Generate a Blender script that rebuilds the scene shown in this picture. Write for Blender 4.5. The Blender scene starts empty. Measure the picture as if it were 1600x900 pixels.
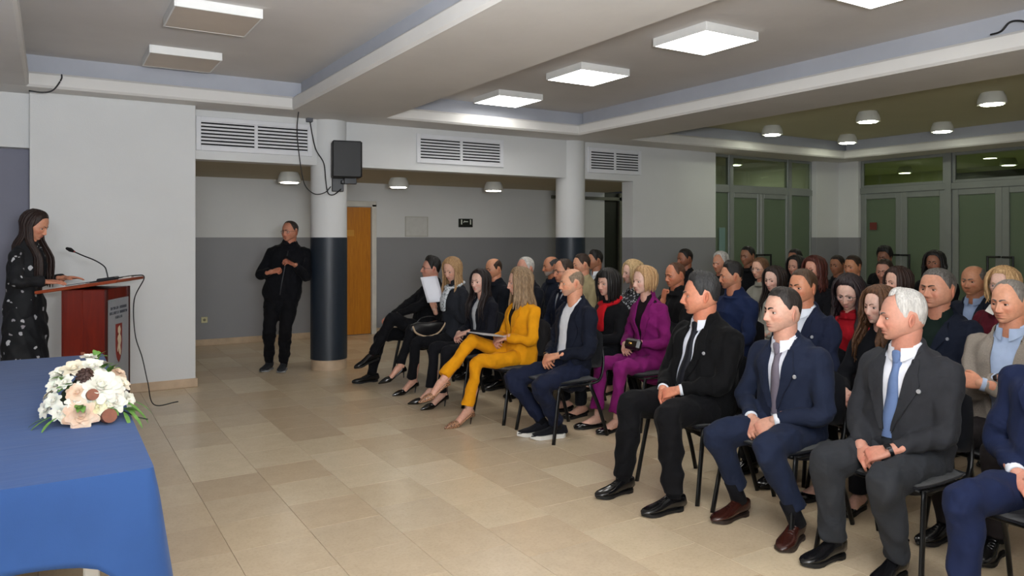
import bpy, bmesh, math, random
import numpy as np
from mathutils import Vector, Matrix, noise
from mathutils.bvhtree import BVHTree

# ------------------------------------------------------------------ camera, world, light, exposure
scene = bpy.context.scene
COL = scene.collection
PI = math.pi
cam_d = bpy.data.cameras.new('camera')
cam = bpy.data.objects.new('camera', cam_d)
COL.objects.link(cam)
cam.location = (0, 0, 1.55)
cam.rotation_euler = (PI/2, 0, -math.radians(31.62))
cam_d.lens = 26.33
cam_d.sensor_width = 36
cam_d.shift_y = -79/1600
cam_d.clip_start = .05
scene.camera = cam
scene.view_settings.view_transform = 'Standard'
scene.view_settings.look = 'None'
scene.view_settings.gamma = 1
scene.view_settings.use_curve_mapping = False
scene.view_settings.exposure = -0.7
world = bpy.data.worlds.new('world')
scene.world = world
world.use_nodes = True
world.node_tree.nodes['Background'].inputs[0].default_value = (.75, .8, 1, 1)
world.node_tree.nodes['Background'].inputs[1].default_value = .02


def area_light(name, loc, target, size, power, color=(1, 1, 1), spread=PI):
    d = bpy.data.lights.new(name, 'AREA')
    d.shape = 'DISK'
    d.size = size
    d.energy = power
    d.color = color
    d.spread = spread
    o = bpy.data.objects.new(name, d)
    COL.objects.link(o)
    o.location = loc
    o.rotation_euler = (Vector(target)-Vector(loc)).to_track_quat('-Z', 'Y').to_euler()
    return o


# the photographer's flash, bounced: a broad soft source above and behind the camera
area_light('flash_bounce', (-.9, -2.1, 2.65), (3.7, 4.7, 1.0), 1.2, 195, (.92, .96, 1))
area_light('flash_ceiling', (.3, -.2, 1.8), (.42, .32, 3.2), .8, 850, (.92, .96, 1))

# ------------------------------------------------------------------ materials
MC = {}


def lin(h):
    h = h.lstrip('#')
    c = [int(h[i:i+2], 16)/255 for i in (0, 2, 4)]
    return tuple((x/12.92 if x <= .04045 else ((x+.055)/1.055)**2.4) for x in c)


def c4(c):
    return (lin(c) if isinstance(c, str) else tuple(c)) + (1,)


class NT:
    def __init__(s, name):
        s.m = bpy.data.materials.new(name)
        s.m.use_nodes = True
        s.t = s.m.node_tree
        s.b = s.t.nodes['Principled BSDF']
        s.out = s.t.nodes['Material Output']

    def n(s, typ, **kw):
        x = s.t.nodes.new(typ)
        for k, v in kw.items():
            if k[0] == '_':
                x.inputs[k[1:].replace('_', ' ')].default_value = v
            else:
                setattr(x, k, v)
        return x

    def l(s, a, b):
        s.t.links.new(a, b)

    def coords(s, kind='Object', scale=(1, 1, 1)):
        tc = s.n('ShaderNodeTexCoord')
        mp = s.n('ShaderNodeMapping')
        mp.inputs['Scale'].default_value = scale
        s.l(tc.outputs[kind], mp.inputs[0])
        return mp.outputs[0]

    def noise(s, co, scale, detail=3, rough=.5, dist=0):
        x = s.n('ShaderNodeTexNoise')
        x.inputs['Scale'].default_value = scale
        x.inputs['Detail'].default_value = detail
        x.inputs['Roughness'].default_value = rough
        x.inputs['Distortion'].default_value = dist
        s.l(co, x.inputs['Vector'])
        return x.outputs['Fac']

    def ramp(s, fac, stops):
        x = s.n('ShaderNodeValToRGB')
        r = x.color_ramp
        while len(r.elements) < len(stops):
            r.elements.new(.5)
        for e, (p, c) in zip(r.elements, stops):
            e.position = p
            e.color = c4(c)
        s.l(fac, x.inputs[0])
        return x.outputs[0]

    def bump(s, h, strength, dist, prev=None):
        x = s.n('ShaderNodeBump')
        x.inputs['Strength'].default_value = strength
        x.inputs['Distance'].default_value = dist
        s.l(h, x.inputs['Height'])
        if prev is not None:
            s.l(prev, x.inputs['Normal'])
        return x.outputs[0]


def shade(c, k):
    c = lin(c) if isinstance(c, str) else c
    return tuple(max(0, x*k) for x in c)


def plain(name, color, rough=.5, metal=0, var=.06, scale=6, bump=0, bscale=60, spec=.5, coat=0):
    if name in MC:
        return MC[name]
    t = NT(name)
    co = t.coords()
    f = t.noise(co, scale, 4, .6)
    t.l(t.ramp(f, [(.3, shade(color, 1-var)), (.7, shade(color, 1+var))]), t.b.inputs['Base Color'])
    t.b.inputs['Roughness'].default_value = rough
    t.b.inputs['Metallic'].default_value = metal
    t.b.inputs['Specular IOR Level'].default_value = spec
    t.b.inputs['Coat Weight'].default_value = coat
    if bump:
        t.l(t.bump(t.noise(co, bscale, 3), bump, .01), t.b.inputs['Normal'])
    MC[name] = t.m
    return t.m


def fabric(color, rough=.85, sheen=.02, fold=.5, key=''):
    name = 'fabric_' + str(color) + key
    if name in MC:
        return MC[name]
    t = NT('cloth')
    co = t.coords()
    f = t.noise(co, 9, 4, .6)
    t.l(t.ramp(f, [(.3, shade(color, .88)), (.7, shade(color, 1.1))]), t.b.inputs['Base Color'])
    t.b.inputs['Roughness'].default_value = rough
    t.b.inputs['Specular IOR Level'].default_value = .15
    t.b.inputs['Sheen Weight'].default_value = sheen
    b = t.bump(t.noise(co, 7, 2, .45, 1.2), fold, .03)
    b = t.bump(t.noise(co, 420, 1), .12, .002, b)
    t.l(b, t.b.inputs['Normal'])
    MC[name] = t.m
    return t.m


def dotted(key, ground, spots, scale=16, thr=.22, rough=.8, spread=.04):
    """printed cloth: small spots on a plain ground (flat print)"""
    name = 'print_'+key
    if name in MC:
        return MC[name]
    t = NT('printed_cloth')
    co = t.coords()
    nz = t.n('ShaderNodeTexNoise', _Scale=scale*1.6)
    t.l(co, nz.inputs['Vector'])
    mx = t.n('ShaderNodeMix', data_type='VECTOR', _Factor=min(.06, .6/scale))
    t.l(co, mx.inputs[4])
    t.l(nz.outputs['Color'], mx.inputs[5])
    v = t.n('ShaderNodeTexVoronoi', _Scale=scale)
    t.l(mx.outputs[1], v.inputs['Vector'])
    fac = t.n('ShaderNodeMath', operation='LESS_THAN')
    t.l(v.outputs['Distance'], fac.inputs[0])
    fac.inputs[1].default_value = thr
    sep = t.n('ShaderNodeSeparateColor')
    t.l(v.outputs['Color'], sep.inputs[0])
    pick = t.ramp(sep.outputs[0], [(0, spots[0]), (.34, spots[1 % len(spots)]), (.67, spots[2 % len(spots)])])
    m2 = t.n('ShaderNodeMix', data_type='RGBA')
    t.l(fac.outputs[0], m2.inputs[0])
    m2.inputs[6].default_value = c4(ground)
    t.l(pick, m2.inputs[7])
    t.l(m2.outputs[2], t.b.inputs['Base Color'])
    t.b.inputs['Roughness'].default_value = rough
    t.l(t.bump(t.noise(co, 7, 2, .45, 1), .5, .02), t.b.inputs['Normal'])
    MC[name] = t.m
    return t.m


def hair_mat(dark, light, key=''):
    name = 'hair_'+dark+light
    if name in MC:
        return MC[name]
    t = NT('hair')
    co = t.coords('Object', (1, 1, .12))
    f = t.noise(co, 170, 3, .6)
    t.l(t.ramp(f, [(.32, dark), (.72, light)]), t.b.inputs['Base Color'])
    t.b.inputs['Roughness'].default_value = .5
    t.b.inputs['Specular IOR Level'].default_value = .35
    t.l(t.bump(f, .7, .006), t.b.inputs['Normal'])
    # hair thins out into single strands at the hairline
    at = t.n('ShaderNodeAttribute', attribute_name='dens')
    g = t.noise(t.coords('Object', (1, 1, .3)), 420, 2)
    m1 = t.n('ShaderNodeMath', operation='MULTIPLY_ADD')
    t.l(at.outputs['Fac'], m1.inputs[0])
    m1.inputs[1].default_value = 1.6
    m2 = t.n('ShaderNodeMath', operation='SUBTRACT')
    t.l(m1.outputs[0], m2.inputs[0])
    t.l(g, m2.inputs[1])
    m1.inputs[2].default_value = .15
    m3 = t.n('ShaderNodeMath', operation='MULTIPLY', use_clamp=True)
    t.l(m2.outputs[0], m3.inputs[0])
    m3.inputs[1].default_value = 5
    t.l(m3.outputs[0], t.b.inputs['Alpha'])
    MC[name] = t.m
    return t.m


def skin_mat():
    if 'skin' in MC:
        return MC['skin']
    t = NT('skin')
    a = t.n('ShaderNodeAttribute', attribute_name='tint')
    co = t.coords()
    f = t.noise(co, 60, 3, .6)
    r = t.ramp(f, [(.3, (.88, .86, .86)), (.7, (1.08, 1.06, 1.06))])
    m = t.n('ShaderNodeMix', data_type='RGBA', blend_type='MULTIPLY', _Factor=1)
    t.l(a.outputs['Color'], m.inputs[6])
    t.l(r, m.inputs[7])
    t.l(m.outputs[2], t.b.inputs['Base Color'])
    t.b.inputs['Roughness'].default_value = .48
    t.b.inputs['Specular IOR Level'].default_value = .4
    t.b.inputs['Subsurface Weight'].default_value = .12
    t.b.inputs['Subsurface Radius'].default_value = (.012, .005, .003)
    t.b.inputs['Subsurface Scale'].default_value = .5
    t.l(t.bump(t.noise(co, 260, 2), .12, .002), t.b.inputs['Normal'])
    MC['skin'] = t.m
    return t.m


def eye_mat():
    if 'eye' in MC:
        return MC['eye']
    t = NT('eye')
    a = t.n('ShaderNodeAttribute', attribute_name='tint')
    t.l(a.outputs['Color'], t.b.inputs['Base Color'])
    t.b.inputs['Roughness'].default_value = .12
    MC['eye'] = t.m
    return t.m


def glow(name, color, strength):
    if name in MC:
        return MC[name]
    t = NT(name)
    t.b.inputs['Base Color'].default_value = c4('#eeeeee')
    t.b.inputs['Emission Color'].default_value = c4(color)
    t.b.inputs['Emission Strength'].default_value = strength
    MC[name] = t.m
    return t.m


def glass_mat(name, color, rough=.02, trans=1.0, spec=.5):
    if name in MC:
        return MC[name]
    t = NT(name)
    t.b.inputs['Base Color'].default_value = c4(color)
    t.b.inputs['Roughness'].default_value = rough
    t.b.inputs['Transmission Weight'].default_value = trans
    t.b.inputs['IOR'].default_value = 1.45
    t.b.inputs['Specular IOR Level'].default_value = spec
    MC[name] = t.m
    return t.m


# ------------------------------------------------------------------ geometry helpers
def unit(v):
    v = np.asarray(v, float)
    return v/(np.linalg.norm(v)+1e-12)


class MB:
    """collects pieces of geometry, each with a material index, and links them as one mesh object"""

    def __init__(s):
        s.v, s.f, s.m, s.n = [], [], [], 0
        s.c = None

    def add(s, v, f, mi=0, M=None):
        v = np.asarray(v, float)
        if M is not None:
            M = np.array(M)
            v = v @ M[:3, :3].T + M[:3, 3]
        s.v.append(v)
        s.f += [tuple(int(i)+s.n for i in q) for q in f]
        s.m += [mi]*len(f)
        s.n += len(v)
        return s

    def box(s, c, size, R=None, mi=0, ch=.0):
        hx, hy, hz = [x/2 for x in size]
        if ch <= 0:
            v = [(x*hx, y*hy, z*hz) for x in (-1, 1) for y in (-1, 1) for z in (-1, 1)]
            f = [(0, 1, 3, 2), (4, 6, 7, 5), (0, 4, 5, 1), (2, 3, 7, 6), (0, 2, 6, 4), (1, 5, 7, 3)]
        else:
            ch = min(ch, hx*.9, hy*.9, hz*.9)
            v, idx = [], {}
            for x in (-1, 1):
                for y in (-1, 1):
                    for z in (-1, 1):
                        for a in range(3):
                            p = [x*hx, y*hy, z*hz]
                            for b in range(3):
                                if b != a:
                                    p[b] -= (x, y, z)[b]*ch
                            idx[(x, y, z, a)] = len(v)
                            v.append(p)
            f = []
            sg = (-1, 1)
            for a in range(3):
                b, c2 = (a+1) % 3, (a+2) % 3
                for q in sg:
                    qs = []
                    for (i, j) in ((-1, -1), (1, -1), (1, 1), (-1, 1)):
                        k = [0, 0, 0]
                        k[a], k[b], k[c2] = q, i, j
                        qs.append(idx[(*k, a)])
                    f.append(qs if q > 0 else qs[::-1])
                for i in sg:
                    for j in sg:
                        k0, k1 = [0, 0, 0], [0, 0, 0]
                        k0[b] = k1[b] = i
                        k0[c2] = k1[c2] = j
                        k0[a], k1[a] = -1, 1
                        q = [idx[(*k0, b)], idx[(*k1, b)], idx[(*k1, c2)], idx[(*k0, c2)]]
                        f.append(q if i*j > 0 else q[::-1])
            for x in sg:
                for y in sg:
                    for z in sg:
                        q = [idx[(x, y, z, a)] for a in range(3)]
                        f.append(q if x*y*z > 0 else q[::-1])
        v = np.array(v, float)
        if R is not None:
            v = v @ np.array(R)[:3, :3].T
        return s.add(v+np.array(c), f, mi)

    def tube(s, pts, r, n=8, mi=0, up=(0, 0, 1), cap='flat'):
        r = np.broadcast_to(np.asarray(r, float), (len(pts),))
        v, f = loft(pts, r, r, up, n, cap)
        return s.add(v, f, mi)

    def cyl(s, c, r, h, n=24, mi=0, r2=None):
        r2 = r if r2 is None else r2
        v, f = loft([(c[0], c[1], c[2]-h/2), (c[0], c[1], c[2]+h/2)], [r, r2], [r, r2], (1, 0, 0), n, 'flat')
        return s.add(v, f, mi)

    def build(s, name, mats, parent=None, smooth=False, mat_world=None):
        me = bpy.data.meshes.new(name)
        V = np.concatenate(s.v) if s.v else np.zeros((0, 3))
        me.from_pydata(V.tolist(), [], s.f)
        if not isinstance(mats, (list, tuple)):
            mats = [mats]
        for m in mats:
            me.materials.append(m)
        me.polygons.foreach_set('material_index', s.m)
        if smooth:
            me.shade_smooth()
            if smooth == 'auto':
                me.set_sharp_from_angle(angle=math.radians(40))
        me.update()
        return link(name, me, parent)


def link(name, me, parent=None):
    o = bpy.data.objects.new(name, me)
    COL.objects.link(o)
    if parent is not None:
        o.parent = parent
    return o


def empty(name, loc=(0, 0, 0), rz=0):
    o = bpy.data.objects.new(name, None)
    o.empty_display_size = .1
    COL.objects.link(o)
    o.location = loc
    o.rotation_euler = (0, 0, rz)
    return o


def tag(o, label=None, cat=None, group=None, kind=None):
    for k, v in (('label', label), ('category', cat), ('group', group), ('kind', kind)):
        if v:
            o[k] = v
    return o


def copy_tree(o, parent=None):
    kids = list(o.children)
    c = o.copy()
    COL.objects.link(c)
    c.parent = parent
    for k in kids:
        copy_tree(k, c)
    return c


def loft(pts, ra, rb, sd, n=12, cap='round', p=2.0):
    """rings of half-sizes ra (along sd) and rb (across) along a path"""
    pts = np.asarray(pts, float)
    ra = np.asarray(ra, float)
    rb = np.asarray(rb, float)
    N = len(pts)
    T = np.gradient(pts, axis=0) if N > 2 else np.repeat((pts[-1]-pts[0])[None], N, 0)
    T /= np.linalg.norm(T, axis=1, keepdims=True)+1e-12
    if cap == 'round':
        a0, a1 = min(ra[0], rb[0]), min(ra[-1], rb[-1])
        pts = np.vstack([pts[0]-T[0]*a0*.85, pts[0]-T[0]*a0*.5, pts, pts[-1]+T[-1]*a1*.5, pts[-1]+T[-1]*a1*.85])
        k = np.array([.5, .86])
        ra = np.concatenate([ra[0]*k, ra, ra[-1]*k[::-1]])
        rb = np.concatenate([rb[0]*k, rb, rb[-1]*k[::-1]])
        T = np.vstack([T[:1], T[:1], T, T[-1:], T[-1:]])
        N += 4
    sd = np.broadcast_to(np.asarray(sd, float), (N, 3))
    B = sd-(sd*T).sum(1, keepdims=True)*T
    nb = np.linalg.norm(B, axis=1, keepdims=True)
    alt = np.cross(T, np.array([.37, .51, .77]))
    B = np.where(nb < 1e-3, alt, B)
    for i in range(1, N):   # keep frames from flipping
        if (B[i]*B[i-1]).sum() < 0 and nb[i] < .2:
            B[i] = -B[i]
    B /= np.linalg.norm(B, axis=1, keepdims=True)
    C = np.cross(T, B)
    a = np.arange(n)*2*PI/n
    ca, sa = np.cos(a), np.sin(a)
    if p != 2.0:
        ca = np.sign(ca)*np.abs(ca)**(2/p)
        sa = np.sign(sa)*np.abs(sa)**(2/p)
    V = pts[:, None]+B[:, None]*(ra[:, None]*ca)[..., None]+C[:, None]*(rb[:, None]*sa)[..., None]
    V = V.reshape(-1, 3)
    F = []
    for i in range(N-1):
        for j in range(n):
            k = (j+1) % n
            F.append((i*n+j, i*n+k, (i+1)*n+k, (i+1)*n+j))
    if cap:
        e0 = pts[0]-(T[0]*min(ra[0], rb[0])*.35 if cap == 'round' else 0)
        e1 = pts[-1]+(T[-1]*min(ra[-1], rb[-1])*.35 if cap == 'round' else 0)
        V = np.vstack([V, e0, e1])
        c0, c1 = N*n, N*n+1
        for j in range(n):
            k = (j+1) % n
            F.append((c0, k, j))
            F.append((c1, (N-1)*n+j, (N-1)*n+k))
    return V, F


def spline(P, k=5):
    """Catmull-Rom through rows of P (any number of columns)"""
    P = np.asarray(P, float)
    Q = np.vstack([2*P[0]-P[1], P, 2*P[-1]-P[-2]])
    out = []
    for i in range(1, len(Q)-2):
        for t in np.linspace(0, 1, k, endpoint=False):
            a, b, c, d = Q[i-1], Q[i], Q[i+1], Q[i+2]
            out.append(.5*((2*b)+(c-a)*t+(2*a-5*b+4*c-d)*t*t+(3*b-a-3*c+d)*t**3))
    out.append(P[-1])
    return np.array(out)


def grid_faces(nr, nc, closed=False, off=0):
    F = []
    for i in range(nr-1):
        for j in range(nc if closed else nc-1):
            k = (j+1) % nc
            F.append((off+i*nc+j, off+i*nc+k, off+(i+1)*nc+k, off+(i+1)*nc+j))
    return F


TS = bpy.data.scenes.new('scratch')


def remesh(parts, vox, it=5, fac=.5):
    V, F, n = [], [], 0
    for v, f in parts:
        V.append(np.asarray(v))
        F += [tuple(i+n for i in q) for q in f]
        n += len(v)
    me = bpy.data.meshes.new('scratch')
    me.from_pydata(np.concatenate(V).tolist(), [], F)
    ob = bpy.data.objects.new('scratch', me)
    TS.collection.objects.link(ob)
    r = ob.modifiers.new('r', 'REMESH')
    r.mode = 'VOXEL'
    r.voxel_size = vox
    if it:
        s = ob.modifiers.new('s', 'SMOOTH')
        s.factor = fac
        s.iterations = it
    with bpy.context.temp_override(scene=TS, view_layer=TS.view_layers[0]):
        dg = bpy.context.evaluated_depsgraph_get()
        dg.update()
    out = bpy.data.meshes.new_from_object(ob.evaluated_get(dg), depsgraph=dg)
    bpy.data.objects.remove(ob)
    bpy.data.meshes.remove(me)
    return out


def mesh_arrays(me):
    v = np.empty(len(me.vertices)*3)
    me.vertices.foreach_get('co', v)
    return v.reshape(-1, 3), [tuple(p.vertices) for p in me.polygons]


def cloth_folds(me, amp, seed, scale=1.0):
    """push a garment in and out a little along its normals, so that it hangs in soft folds"""
    n = len(me.vertices)
    co = np.empty(n*3)
    no = np.empty(n*3)
    me.vertices.foreach_get('co', co)
    me.vertex_normals.foreach_get('vector', no)
    co = co.reshape(-1, 3)
    no = no.reshape(-1, 3)
    r = np.random.RandomState(seed)
    d = np.zeros(n)
    w = co+.03*np.sin(co[:, [1, 2, 0]]*11+r.rand(3)*6)
    for k in range(6):
        q = unit(r.randn(3)*np.array([1, 1, .6]))*(14+r.rand()*26)*scale
        s = np.sin(w@q+r.rand()*6.28)
        d += (1-np.abs(s))*(.5+r.rand()*.5)
    d = (d/6-.28)*amp*2.2
    me.vertices.foreach_set('co', (co+no*d[:, None]).ravel())
    me.update()

# ------------------------------------------------------------------ the room
WHITE = plain('wall_paint_white', '#d2d3d3', .75, var=.03, scale=1.2, bump=.08, bscale=90)
GREY = plain('wall_paint_grey', '#87878b', .55, var=.03, scale=1.2, bump=.06, bscale=90)
DARKGREY = plain('wall_board_grey', '#6f7080', .6, var=.04, scale=1)
CEIL = plain('ceiling_paint', '#d0cdcb', .85, var=.06, scale=.8, bump=.15, bscale=14)
CEIL_GREENLIT = plain('ceiling_paint_green_lit', '#c6c3a4', .85, var=.05, scale=.8, bump=.1, bscale=14)  # same ceiling, with the green cast of the lamps put into its colour
BEAM = plain('beam_paint', '#d9d7d4', .8, var=.05, scale=1.1, bump=.15, bscale=12)
COVE = plain('cove_paint_blue_grey', '#aeb1ba', .8, var=.06, scale=1.5)
STONE = plain('skirting_stone', '#bda58a', .35, var=.12, scale=7)
NAVY = plain('column_paint_navy', '#1c2530', .45, var=.05, scale=3)
ALU = plain('frame_aluminium', '#8b8f8c', .45, .35, var=.05, scale=3)
BLACK = plain('black_plastic', '#0b0b0d', .45, var=.1, scale=8)
FROST = glass_mat('frosted_green_glass', '#6a7963', .45, .25)
CLEAR = glass_mat('clear_glass', '#c3d0b0', .0, 1)
LAMPWHITE = plain('lamp_housing_white', '#e4e4e2', .5, var=.03)

Z_BEAM, Z_STEP, Z_CEIL, Z_DADO = 2.92, 3.06, 3.23, 1.55


def struct(name, mb, mats, parent=None, smooth=False):
    o = mb.build(name, mats, parent, smooth)
    if parent is None:
        o['kind'] = 'structure'
    return o


def span(mb, x0, x1, y0, y1, z0, z1, mi=0, ch=0):
    mb.box(((x0+x1)/2, (y0+y1)/2, (z0+z1)/2), (x1-x0, y1-y0, z1-z0), None, mi, ch)
    return mb


def dado_wall(mb, x0, x1, y0, y1, z1):
    span(mb, x0, x1, y0, y1, 0, Z_DADO, 1)
    span(mb, x0, x1, y0, y1, Z_DADO, z1, 0)


# floor: a bed of mortar with single stone tiles laid on it in staggered courses
fl = struct('floor', span(MB(), -4, 12.6, -2.5, 11.7, -.2, -.013), plain('floor_mortar', '#5f5140', .8))
TS_X = .405


def tile_material(name, island):
    t = NT(name)
    if island:
        g = t.n('ShaderNodeNewGeometry')
        rnd = g.outputs['Random Per Island']
        co = t.coords('Object')
    else:
        g = t.n('ShaderNodeObjectInfo')
        rnd = g.outputs['Random']
        ge = t.n('ShaderNodeNewGeometry')
        co = ge.outputs['Position']
    base = t.ramp(rnd, [(0, '#baa68b'), (.3, '#c3b298'), (.55, '#c0ac90'), (.8, '#c9b89c'), (1, '#d0c0a5')])
    f1 = t.noise(co, 10, 4, .55, 0)
    f2 = t.noise(co, 60, 4, .7)
    m1 = t.n('ShaderNodeMix', data_type='RGBA', blend_type='MULTIPLY', _Factor=1)
    t.l(base, m1.inputs[6])
    t.l(t.ramp(f1, [(.25, (.95, .94, .93)), (.75, (1.04, 1.035, 1.03))]), m1.inputs[7])
    m2 = t.n('ShaderNodeMix', data_type='RGBA', blend_type='MULTIPLY', _Factor=1)
    t.l(m1.outputs[2], m2.inputs[6])
    t.l(t.ramp(f2, [(.3, (.9, .89, .87)), (.5, (1, 1, 1)), (.8, (1.04, 1.04, 1.03))]), m2.inputs[7])
    t.l(m2.outputs[2], t.b.inputs['Base Color'])
    t.b.inputs['Roughness'].default_value = .26
    t.b.inputs['Specular IOR Level'].default_value = .45
    return t.m


def tile_layout():
    out = []
    rnd = random.Random(4)
    i = 0
    x = .76-TS_X*12
    while x < 12.4:
        off = {1: .11, 0: 0}.get(i % 2, 0)+rnd.choice((0, .2, .08))
        y = -2.5-off
        while y < 11.4:
            out.append((x+TS_X/2, y+.205))
            y += .41
        x += TS_X
        i += 1
    return out


def in_view(x, y):
    d = x*.5243+y*.8515
    t = (x*.8515-y*.5243)/max(d, .01)
    return d > 2.9 and -.5 < t < .72 and not (x < .35 and y < 5.9)


tiles = tile_layout()
tiles.sort(key=lambda p: (not in_view(*p), (p[0]*.5243+p[1]*.8515)+(2.2 if p[0] > 3.9 else 0)))
tile_mb = MB().box((0, 0, -.0065), (.4032, .4082, .013), None, 0, .0009)
t0 = tile_mb.build('tile', tile_material('floor_tile_stone', False), fl)
for k, (x, y) in enumerate(tiles[:300]):
    o = t0 if k == 0 else t0.copy()
    if k:
        COL.objects.link(o)
        o.parent = fl
    o.location = (x, y, 0)
far = MB()
for x, y in tiles[300:]:
    far.box((x, y, -.0065), (.4032, .4082, .013), None, 0, .0009)
ft = far.build('far_tiles', tile_material('floor_tile_stone_far', True), fl)
ft['kind'] = 'stuff'

# ceiling slab, beams with a stepped cove
mb = MB()
span(mb, -4, 6.5, -2.5, 8.9, Z_CEIL, Z_CEIL+.2, 0)
span(mb, 6.5, 12.6, -2.5, 8.9, Z_CEIL, Z_CEIL+.2, 1)
struct('ceiling', mb, [CEIL, CEIL_GREENLIT])


def beam(name, x0, x1, y0, y1, sx0=0, sx1=0, sy0=0, sy1=0):
    m = MB()
    span(m, x0, x1, y0, y1, Z_BEAM, Z_STEP, 0, .022)
    span(m, x0+sx0, x1-sx1, y0+sy0, y1-sy1, Z_STEP-.03, Z_CEIL+.03, 1)
    return struct(name, m, [BEAM, COVE], None)


beam('trim_1', -1.27, -.17, -2.5, 8.1, .11, .11)
beam('trim_2', 2.2, 3.3, -2.5, 8.1, .11, .11)
beam('trim_3', 6.0, 6.95, -2.5, 8.1, .11, .11)
beam('trim_4', -4, 12.45, 8.06, 8.85, 0, 0, .11, 0)
beam('trim_5', 11.75, 12.5, -2.5, 8.1, .11, 0)

# white wall block behind the lectern, and the grey board left of it
m = MB()
span(m, -.17, 1.28, 8.35, 11.6, 0, Z_BEAM, 0, .004)
struct('wall_front', m, WHITE)
m = MB()
span(m, -4, -.165, 8.5, 8.7, 2.45, Z_BEAM, 0)
span(m, -4, -.165, 8.47, 8.7, 2.4, 2.45, 0)
span(m, -4, -.165, 8.62, 8.7, 0, 2.42, 1)
struct('wall_stage', m, [WHITE, DARKGREY])
m = MB()
span(m, -.19, 1.30, 8.335, 8.36, 0, .09, 0, .004)
span(m, 1.27, 1.298, 8.336, 11.4, 0, .09, 0, .004)
struct('baseboard_front', m, STONE)

# bulkhead over the side aisle, its low ceiling, and the aisle's walls
m = MB()
span(m, 1.28, 7.42, 8.6, 8.82, 2.39, Z_BEAM+.02, 0)
struct('wall_bulkhead', m, WHITE)
m = MB()
span(m, 1.2, 9.2, 8.8, 11.6, 2.42, 2.6)
span(m, 9.1, 12.5, 8.8, 11.6, 3.1, 3.2)
struct('ceiling_aisle', m, plain('aisle_ceiling_paint', '#b3ab95', .85, var=.03))
m = MB()
dado_wall(m, 1.2, 8.36, 11.45, 11.65, 2.45)
dado_wall(m, 8.46, 9.16, 11.45, 11.65, 2.45)
dado_wall(m, 10.3, 12.5, 11.45, 11.65, 3.2)
dado_wall(m, 12.4, 12.5, 8.8, 11.5, 3.2)
struct('wall_aisle', m, [WHITE, GREY])
m = MB()
span(m, 1.3, 3.42, 11.43, 11.452, 0, .09, 0, .003)
span(m, 4.42, 8.3, 11.43, 11.452, 0, .09, 0, .003)
struct('baseboard_aisle', m, STONE)

# pier right of the second column, then the glazed screens in the corner
m = MB()
dado_wall(m, 7.42, 9.17, 8.6, 8.85, Z_BEAM+.02)
struct('wall_pier', m, [WHITE, GREY])
m = MB()
dado_wall(m, 11.72, 12.5, 8.6, 8.85, Z_BEAM+.02)
dado_wall(m, 12.36, 12.5, 8.2, 8.7, Z_BEAM+.02)
struct('wall_corner', m, [WHITE, GREY])
m = MB()
dado_wall(m, 12.36, 12.5, -2.5, 1.75, Z_BEAM+.02)
struct('wall_right', m, [WHITE, GREY])
m = MB()
span(m, -4.1, 12.5, -2.6, -2.5, 0, Z_CEIL)
struct('wall_rear', m, WHITE)
m = MB()
span(m, -4.1, -4, -2.5, 8.7, 0, Z_CEIL)
struct('wall_left', m, WHITE)
# corridors behind the glazing
m = MB()
span(m, 12.5, 17.6, 12, 12.1, 0, 3.2)
span(m, 17.5, 17.6, -1, 12, 0, 3.2)
span(m, 12.5, 17.6, -1.1, -1, 0, 3.2)
span(m, 12.5, 17.6, -1, 12, 3.1, 3.2)
span(m, 12.6, 17.6, -1, 12, -.1, 0)
struct('wall_corridor', m, plain('corridor_paint', '#b9bb9e', .8))
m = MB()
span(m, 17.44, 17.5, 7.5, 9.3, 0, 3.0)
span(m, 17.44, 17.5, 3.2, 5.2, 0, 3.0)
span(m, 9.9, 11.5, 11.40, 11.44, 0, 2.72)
struct('trim_6', m, plain('opening_shade', '#16181a', .4))  # solid panels, the shade of unlit openings put into their colour

# skirting of the column feet, two round columns
for i, (cx, cy) in enumerate(((2.81, 8.71), (6.36, 8.73))):
    m = MB()
    m.cyl((cx, cy, .06), .205, .12, 40, 2)
    m.cyl((cx, cy, .12+.715), .213, 1.43, 40, 1)
    m.cyl((cx, cy, 1.55+.69), .21, 1.38, 40, 0)
    o = m.build('column', [WHITE, NAVY, STONE], None, 'auto')
    o['kind'] = 'structure'

# ------------------------------------------------------------------ glazing


def glazed(kind, num, p0, p1, z0, z1, pane_mat, fw=.06, depth=.06, leaf=False, handle=0, nrm=(0, -1)):
    """a framed pane between two plan points; the frame is the object, the pane and pull handle its parts"""
    p0, p1 = np.array(p0, float), np.array(p1, float)
    L = np.linalg.norm(p1-p0)
    d = (p1-p0)/L
    R = np.array([[d[0], -d[1], 0], [d[1], d[0], 0], [0, 0, 1]])
    c = (p0+p1)/2
    o = empty('%s_%d' % (kind, num), (c[0], c[1], z0))
    o['kind'] = 'structure'
    h = z1-z0
    m = MB()
    for q in (-1, 1):
        m.box(R @ np.array([q*(L/2-fw/2), 0, h/2]), (fw, depth, h), R, 0, .006)
        m.box(R @ np.array([0, 0, h/2+q*(h/2-fw/2)]), (L-2*fw, depth*.96, fw), R, 0, .006)
    m.build('frame', ALU, o)
    m = MB()
    m.box((0, 0, h/2), (L-2*fw+.01, .012, h-2*fw+.01), R)
    m.build('pane', pane_mat, o)
    if handle:
        n = np.array([nrm[0], nrm[1], 0])
        d3 = np.array([d[0], d[1], 0])*handle
        a = -d3*(L/2-.03)
        m = MB()
        for zz in (1.25, .75):
            pts = [a+(0, 0, zz)+n*.02, a+(0, 0, zz)+n*.09, a+d3*.15+(0, 0, zz)+n*.09]
            m.tube(pts, .016, 8, up=(0, 0, 1))
        m.tube([a+d3*.15+(0, 0, 1.265)+n*.09, a+d3*.15+(0, 0, .735)+n*.09], .017, 8, up=(1, 0, 0))
        m.build('handle', BLACK, o)
    return o


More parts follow.
